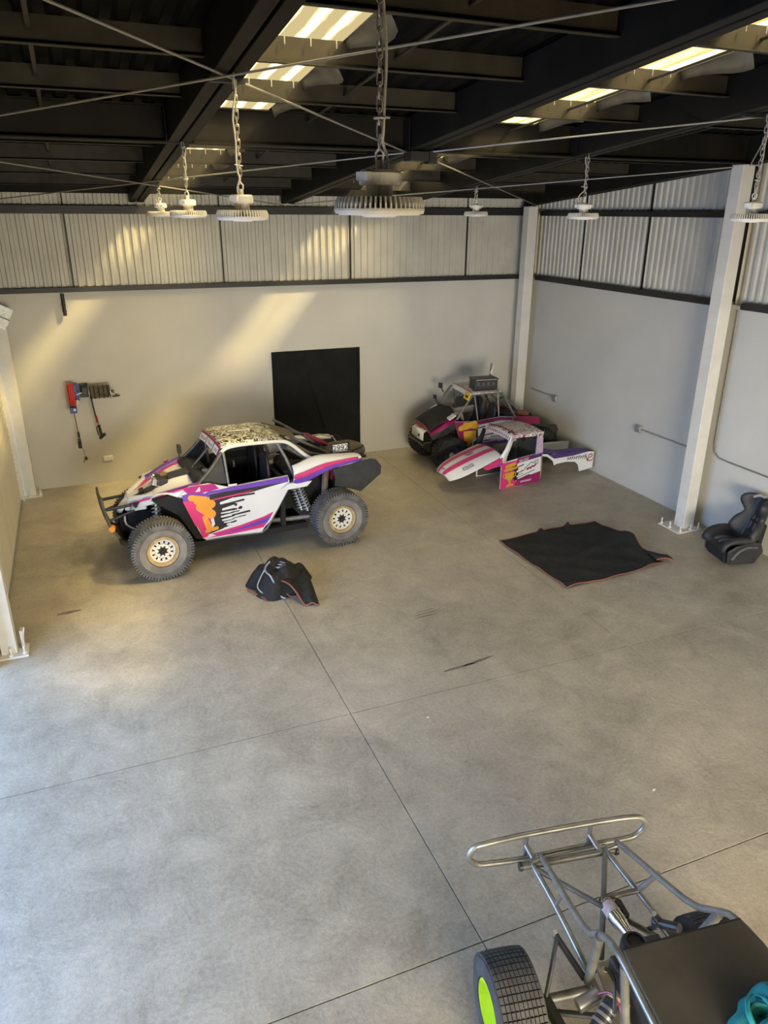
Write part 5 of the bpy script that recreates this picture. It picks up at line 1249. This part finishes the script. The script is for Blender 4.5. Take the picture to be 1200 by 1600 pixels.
# ================================================================ cloths, seat, reels, wall pieces
# flat ground cloth with an orange hem
A_, B_, D_, E_ = Vector((5.35, 8.66, 0)), Vector((7.14, 8.78, 0)), Vector((7.12, 7.16, 0)), Vector((5.4, 7.02, 0))
NX, NY = 44, 40
def tp(s, t):
    p = (A_ * (1 - s) + B_ * s) * (1 - t) + (E_ * (1 - s) + D_ * s) * t
    x, y = p.x, p.y
    x += .1 * math.exp(-((s - 1) ** 2 / .02 + (t - .45) ** 2 / .03)) + .03 * math.sin(5 * t) * (s - .5)
    y += .035 * math.sin(7 * s + 1) * (t - .5)
    z = .012
    z += .05 * max(0, math.sin(2.4 * (t * 1.0 + s * .35) * 2 + .6)) ** 6 * s * math.sin(pi * t)
    z += .11 * math.exp(-((s - .95) ** 2 / .006 + (t - .5) ** 2 / .02)) + .06 * math.exp(-((s - .88) ** 2 / .004 + (t - .72) ** 2 / .03))
    z += .035 * math.exp(-((s - .55 - .4 * (t - .45)) ** 2 / .08 + (t - .55 + .25 * (s - .5)) ** 2 / .0016))
    z += .02 * math.exp(-((s - .1) ** 2 / .01 + (t - .45) ** 2 / .003))
    for s0 in (.42, .7): z += .07 * math.exp(-((s - s0) ** 2 / .0004 + t ** 2 / .0015))
    z += .016 * abs(math.sin(9 * s + 7 * t)) ** 3 * math.sin(5 * t + 3 * s) ** 2 + .014 * abs(math.sin(11 * t - 8 * s + 1)) ** 4 + .004 * math.sin(31 * s) * math.sin(27 * t)
    return (x, y, max(.008, z))
rows = [[tp(i / NX, j / NY) for i in range(NX + 1)] for j in range(NY + 1)]
tarp = MB().grid(rows).build('ground_cloth', m_['black_cloth'], None, smooth=True, solid=.006)
tag(tarp, 'black cloth with an orange hem spread out on the concrete near the right column', 'cloth')
edge = [tp(i / NX, 0) for i in range(NX)] + [tp(1, j / NY) for j in range(NY)] + [tp(1 - i / NX, 1) for i in range(NX)] + [tp(0, 1 - j / NY) for j in range(NY)]
MB().tube([(p[0], p[1], p[2] + .003) for p in edge], .008, 6, closed=True).build('orange_hem', m_['orange_trim'], tarp, smooth=True)
# folded-over corner tail
MB().grid([[(7.06 + .2 * t, 7.42 - .2 * t + w_ * (.16 - .1 * t), .02 + .035 * math.sin(pi * t) + .03 * (1 - abs(w_)) + .012 * math.sin(9 * t)) for w_ in (-1, -.5, 0, .5, 1)] for t in (0, .2, .4, .6, .8, 1)]).build('folded_tail', m_['black_cloth'], tarp, smooth=True, solid=.006)
MB().tube([(7.06 + .2 * t, 7.42 - .2 * t - (.16 - .1 * t), .025 + .035 * math.sin(pi * t)) for t in (0, .25, .5, .75, 1)] + [(7.29, 7.24, .03)], .01, 6).build('orange_hem', m_['orange_trim'], tarp, smooth=True)

# crumpled bundle
bun = thing('cloth_bundle', 'crumpled black cloth bundle with a red hem and grey strap beside the race buggy', 'bundle', (1.98, 8.5, 0), 0)
def bz(x, y):
    a = math.atan2(y, x); r = math.hypot(x, y)
    R = .40 + .035 * math.sin(3 * a + 1) + .03 * math.sin(5 * a + .4) + .015 * math.sin(9 * a)
    q = min(1, r / R)
    h = .30 * (1 - q ** 2.6)
    h += (.05 * abs(math.sin(8 * x + 5 * y + 1)) + .05 * abs(math.sin(-7 * x + 10 * y + .6)) + .035 * abs(math.sin(15 * x - 6 * y)) - .05) * (1 - q ** 4) * min(1, 2.2 * (1 - q) + .35)
    return max(.004, h)
rows = []
for i in range(26):
    q = 1 - i / 25; row = []
    for k in range(60):
        a = 2 * pi * k / 60
        R = .40 + .035 * math.sin(3 * a + 1) + .03 * math.sin(5 * a + .4) + .015 * math.sin(9 * a)
        x, y = R * q * math.cos(a), R * q * math.sin(a); row.append((x, y, bz(x, y)))
    rows.append(row)
MB().grid(rows, closed=True).build('body', m_['black_cloth'], bun, smooth=True)
P00, P10, P11, P01 = Vector((-.02, -.28, .2)), Vector((.36, -.02, .17)), Vector((.33, -.72, .03)), Vector((.16, -.66, .02))
fr = []
for i in range(10):
    t = i / 9; fr.append([(lambda p: (p.x, p.y, max(.01, p.z + .05 * math.sin(pi * t) + .02 * math.sin(8 * s + 4 * t))))((P00 * (1 - s) + P10 * s) * (1 - t) + (P01 * (1 - s) + P11 * s) * t) for s in [k / 8 for k in range(9)]])
MB().grid(fr).build('flap', m_['black_cloth'], bun, smooth=True, solid=.008, sub=1)
fe = [(r[0][0] - .006, r[0][1], max(.02, r[0][2])) for r in fr] + [(p[0], p[1] - .006, p[2] + .004) for p in fr[-1]]
MB().tube(fe, .011, 6).build('red_hem', m_['orange_trim'], bun, smooth=True)
MB().tube([(-.41 + .02 * i, -.02 - .035 * i - .004 * i * i * .3, .02) for i in range(9)], .013, 6).build('red_hem', m_['orange_trim'], bun, smooth=True)
MB().tube([(-.1, .0, bz(-.1, 0) + .02), (-.17, -.05, bz(-.17, -.05) + .02), (-.19, -.15, bz(-.19, -.15) + .02), (-.15, -.26, bz(-.15, -.26) + .015), (-.08, -.36, .05), (-.02, -.42, .02)], .012, 8, smooth=5).build('grey_strap', m_['strap_grey'], bun, smooth=True)
MB().tube([(-.19, -.1, bz(-.19, -.1) + .02), (-.27, -.1, bz(-.27, -.1) + .03), (-.31, -.17, bz(-.31, -.17) + .03), (-.26, -.28, .06), (-.16, -.34, .03)], .008, 6, smooth=5).build('draw_cord', m_['cable_grey'], bun, smooth=True)
MB().tube([(.0, -.3, .06), (.04, -.4, .03), (.12, -.42, .03), (.15, -.36, .06)], .009, 6, smooth=5).build('draw_cord', m_['orange_trim'], bun, smooth=True)
mb = MB()
for k, (x, ln) in enumerate(((-.02, .055), (.015, .085), (.05, .11))):
    p = [(x, -.12), (x + .024, -.12), (x + .024 - .03, -.12 + ln), (x - .03, -.12 + ln)]
    mb.prism([(a, b, bz(a, b) + .008) for a, b in p], (0, -.002, .004))
mb.build('white_bars', m_['strap_grey'], bun)['kind'] = 'stuff'
mb = MB()
for k in range(5): mb.box((.0 + .014 * k, -.145 - .004 * k, bz(.0 + .014 * k, -.145) + .01), (.008, .014, .003))
mb.build('white_lettering', m_['strap_grey'], bun)['kind'] = 'stuff'

# black sheet on the back wall
rows = []
for i in range(13):
    z = 2.115 * i / 12
    rows.append([(3.235 + 1.725 * k / 16, YB - .012 - .006 * math.sin(1.3 * k + .7 * i) - .004 * math.sin(2.1 * i) + .004, z + .003 - .0 * k) for k in range(17)])
sheet = MB().grid(rows).build('wall_sheet', m_['sheet_black'], None, smooth=True, solid=.006)
tag(sheet, 'large square black sheet fixed to the back wall behind the race buggy', 'sheet')
MB().grid([[(3.9 + .3 * t, YB - .03 - .004 * math.sin(9 * t), 1.7 - 1.1 * t), (3.93 + .3 * t, YB - .026, 1.7 - 1.1 * t)] for t in (0, .25, .5, .75, 1)]).build('crease', m_['sheet_black'], sheet, smooth=True, solid=.004)

# race seat
seat = thing('race_seat', 'black padded bucket seat standing on the floor against the right wall', 'seat', (7.93, 7.07, 0), pi - .25)
path = [(.03, .17, .25, .06), (.01, .25, .25, .09), (-.06, .275, .255, .12), (-.2, .25, .26, .15), (-.34, .22, .265, .18), (-.43, .27, .265, .2), (-.48, .38, .26, .19), (-.52, .5, .24, .16), (-.55, .6, .165, .07), (-.575, .68, .225, .2), (-.6, .77, .24, .25), (-.62, .83, .2, .17), (-.63, .86, .1, .06)]
rows = []
for i, (x, z, w_, b_) in enumerate(path):
    a = path[max(0, i - 1)]; c_ = path[min(len(path) - 1, i + 1)]
    tx, tz = c_[0] - a[0], c_[1] - a[1]; L = math.hypot(tx, tz); nx, nz = tz / L, -tx / L
    row = []
    for s, h in ((-1.08, .35), (-1.1, .8), (-1.0, 1.0), (-.86, .9), (-.68, .3), (-.4, .06), (0, 0), (.4, .06), (.68, .3), (.86, .9), (1.0, 1.0), (1.1, .8), (1.08, .35)):
        row.append((x + nx * b_ * h, w_ * s, z + nz * b_ * h))
    rows.append(row)
MB().grid(rows).build('shell', m_['seat_black'], seat, smooth=True, solid=.035, sub=1)
for s0, s1 in ((-.34, -.06), (.06, .34)):
    for i0, i1 in ((1, 5), (6, 9)):
        r_ = []
        for i in range(i0, i1):
            x, z, w_, b_ = path[i]; a = path[i - 1]; c_ = path[i + 1]; tx, tz = c_[0] - a[0], c_[1] - a[1]; L = math.hypot(tx, tz)
            r_.append([(x + tz / L * .03, w_ * s, z - tx / L * .03) for s in (s0, (s0 + s1) / 2, s1)])
        MB().grid(r_).build('pad', m_['seat_grey'], seat, smooth=True, solid=.025, sub=1)
for sd in (-1, 1):
    MB().prism([(.0, .26 * sd, .02), (-.4, .27 * sd, .02), (-.5, .28 * sd, .2), (-.44, .28 * sd, .34), (-.3, .285 * sd, .34), (-.1, .28 * sd, .3), (.02, .27 * sd, .22)], (0, .035 * sd, 0)).build('side_bolster', m_['seat_black'], seat, bevel=.02)
    MB().tube([(-.05, .31 * sd, .1), (-.12, .325 * sd, .22), (-.24, .325 * sd, .28), (-.38, .32 * sd, .27)], .02, 8, smooth=4).build('bolster_rib', m_['seat_grey'], seat, smooth=True)
    r_ = [[(path[i][0] + .01, path[i][2] * 1.02 * sd, path[i][1] + path[i][3] * .4), (path[i][0] + .05, path[i][2] * .95 * sd, path[i][1] + path[i][3] * .7)] for i in (7, 8)]
    MB().tube([(-.5, .1 * sd, .55), (-.46, .1 * sd, .42), (-.4, .08 * sd, .3)], .018, 8, smooth=3).build('harness', m_['seat_grey'], seat, smooth=True)
MB().box((-.2, 0, .1), (.42, .46, .18)).box((-.5, 0, .3), (.08, .4, .5), Matrix.Rotation(-.1, 3, 'Y')).build('base', m_['black_matte'], seat, bevel=.02)
MB().tube([(-.52, -.15, .84), (-.56, -.07, .88), (-.57, .02, .885)], .022, 8, smooth=4).build('worn_foam', mat('foam_pale', (.45, .42, .35), .8, var=.3, scale=30), seat, smooth=True)

# ---- reels on the back wall
r1 = thing('cord_reel', 'slim red cord reel seen edge-on, leftmost on the back wall', 'reel', (-.24, YB - .22, 1.66), 0)
MB().lathe([(.05, -.045), (.2, -.05), (.2, -.04), (.1, -.03), (.1, .03), (.2, .04), (.2, .05), (.05, .045)], 28, axis='x').build('drum', m_['paint_red'], r1, smooth=True)
for k in range(4): MB().lathe([(.19, -.03 + .02 * k), (.196, -.022 + .02 * k), (.19, -.014 + .02 * k), (.1, -.014 + .02 * k), (.1, -.03 + .02 * k), (.19, -.03 + .02 * k)], 28, axis='x').build('cord_turn', mat('cord_red', (.75, .07, .06), .4), r1, smooth=True)
MB().box((.07, .04, .1), (.05, .24, .13)).box((.06, .2, .0), (.12, .03, .3)).build('bracket', m_['reel_blue'], r1, bevel=.005)
rb_ = MB().box((.0, -.1, -.235), (.11, .1, .1)).build('guide_box', m_['reel_blue'], r1, bevel=.008)
MB().ball((.02, -.155, -.225), .022, 8).build('guide_knob', m_['plate_white'], rb_, smooth=True)
MB().ball((.075, -.05, -.12), .04, 8, (.5, 1, 1)).build('clip', m_['plate_white'], r1, smooth=True)
MB().tube([(0, -.1, -.28), (.01, -.09, -.45), (.02, -.09, -.64)], .008, 6).build('cord', mat('cord_brown', (.2, .05, .04), .5), r1, smooth=True)
MB().tube([(.02, -.09, -.62), (.022, -.09, -.72)], .018, 8).box((.02, -.09, -.76), (.05, .04, .05)).cyl((.018, -.09, -.79), (.015, -.09, -.9), .03, 10).build('plug', m_['black_plastic'], r1)
MB().tube([(.03, -.09, -.86), (.07, -.02, -1.0), (.06, .1, -1.14), (.03, .2, -1.26)], .004, 6, smooth=4).ball((.08, .205, -1.18), .025, 8, (.8, .3, 1.4)).build('thin_lead', m_['black_plastic'], r1, smooth=True)
r2_ = thing('hose_reel', 'horizontal reel of brown hose on the back wall, right of the red reel', 'reel', (.2, YB - .24, 1.68), 0)
MB().cyl((-.16, 0, 0), (.17, 0, 0), .075, 18).build('drum', m_['frame_black'], r2_, smooth=True)
for x in (-.165, .17): MB().lathe([(.01, x), (.14, x), (.14, x + .008), (.01, x + .008)], 24, axis='x').build('flange', m_['galvanised'], r2_)
for k in range(14):
    x = -.15 + .31 * k / 13
    MB().tube([(x + .004 * math.sin(k), (.098 + .006 * math.sin(2.3 * k)) * math.cos(q), (.098 + .006 * math.sin(2.3 * k)) * math.sin(q)) for q in [2 * pi * i / 18 for i in range(18)]], .0125, 6, closed=True).build('hose_turn', m_['hose_brown'] if k % 3 else mat('hose_dark', (.035, .03, .022), .7), r2_, smooth=True)
MB().cyl((.17, 0, 0), (.23, 0, -.01), .02, 8).box((.22, 0, -.01), (.03, .05, .05)).build('axle_end', m_['frame_black'], r2_)
MB().box((-.22, .1, .02), (.1, .2, .12)).box((-.24, .22, .0), (.14, .03, .24)).build('mount', m_['black_plastic'], r2_, bevel=.005)
MB().tube([(-.14, -.1, -.06), (-.13, -.1, -.2), (-.1, -.09, -.5)], .012, 8).build('hose', m_['black_plastic'], r2_, smooth=True)
MB().tube([(-.1, -.09, -.38), (-.085, -.09, -.52)], .014, 8).build('red_sleeve', m_['paint_red'], r2_, smooth=True)
mb = MB().tube([(-.08, -.09, -.54), (-.07, -.09, -.66), (-.05, -.1, -.74)], .022, 8).tube([(-.1, -.09, -.56), (-.12, -.09, -.6), (-.1, -.09, -.72), (-.06, -.1, -.74)], .009, 6, smooth=3)
mb.cyl((-.0, -.12, -.7), (-.09, -.08, -.78), .026, 10).build('trigger_gun', m_['black_plastic'], r2_)
MB().tube([(-.36, -.02, -.02), (-.28, .02, .0), (-.2, .05, .02)], .01, 6).build('white_link', m_['plate_white'], r2_, smooth=True)
hk = MB().tube([(.47, YB + .01, 1.565), (.47, YB - .06, 1.555), (.52, YB - .1, 1.56), (.4, YB - .12, 1.555)], .014, 8).build('wall_hook', m_['black_plastic'], None, smooth=True)
tag(hk, 'small black hook on the back wall, right of the hose reel', 'hook')
st = MB().cyl((-.15, YB - .06, 3.26), (-.15, YB - .06, 2.92), .028, 10).cyl((-.15, YB - .06, 3.0), (-.15, YB - .06, 2.98), .034, 10).box((-.15, YB - .03, 3.1), (.06, .06, .05)).build('pipe_stub', m_['dark_steel'], None, smooth=True)
tag(st, 'short dark pipe stub hanging below the girt on the back wall', 'pipe')
# ---- sockets and conduits
def socket(loc, rz, label, mt, sz=(.12, .05, .075), name='wall_socket'):
    t = thing(name, label, 'socket', loc, rz)
    MB().box((0, 0, 0), sz).build('box', mt, t, bevel=.006)
    for s in (-1, 1):
        MB().box((s * sz[0] * .22, -sz[1] / 2 - .003, 0), (sz[0] * .3, .008, sz[2] * .62)).build('outlet', m_['plate_white'] if mt is m_['plate_white'] else m_['galvanised'], t)
    return t
socket((.2, YB - .013, .44), 0, 'white double socket low on the back wall left of the race buggy', m_['plate_white'], (.16, .026, .09))
s1 = socket((XR - .03, 12.22, 1.09), -pi / 2, 'galvanised socket box on the right wall close to the corner column', m_['galvanised'], (.13, .06, .13))
MB().cyl((-.07, .015, .02), (-.9, .015, .02), .011, 8).build('conduit', m_['galvanised'], s1, smooth=True)
s2 = socket((XR - .03, 9.74, 1.11), -pi / 2, 'galvanised socket box on the right wall left of the tall column', m_['galvanised'], (.13, .06, .12))
MB().cyl((.07, .012, -.0), (1.42, .012, -.0), .012, 8).build('conduit', m_['galvanised'], s2, smooth=True)
cd = MB().tube([(XR - .015, 8.09, 3.25), (XR - .015, 8.09, 1.32), (XR - .015, 8.06, 1.18), (XR - .015, 7.97, 1.12), (XR - .015, 7.8, 1.11), (XR - .015, 5.2, 1.1)], .012, 8).build('conduit_run', m_['rod_steel'], None, smooth=True)
tag(cd, 'thin metal conduit bending down beside the tall column and along the right wall', 'conduit')
for k, (x, y) in enumerate(((3.98, 3.72), (2.62, 5.3))):
    o = MB().prism(blot(x, y, .016, .01, .4, 30 + k), (0, 0, .006)).build('paper_scrap', m_['plate_white'])
    tag(o, ('tiny white paper scrap on the floor left of the chassis bumper', 'tiny white paper scrap on the open floor')[k], 'scrap')
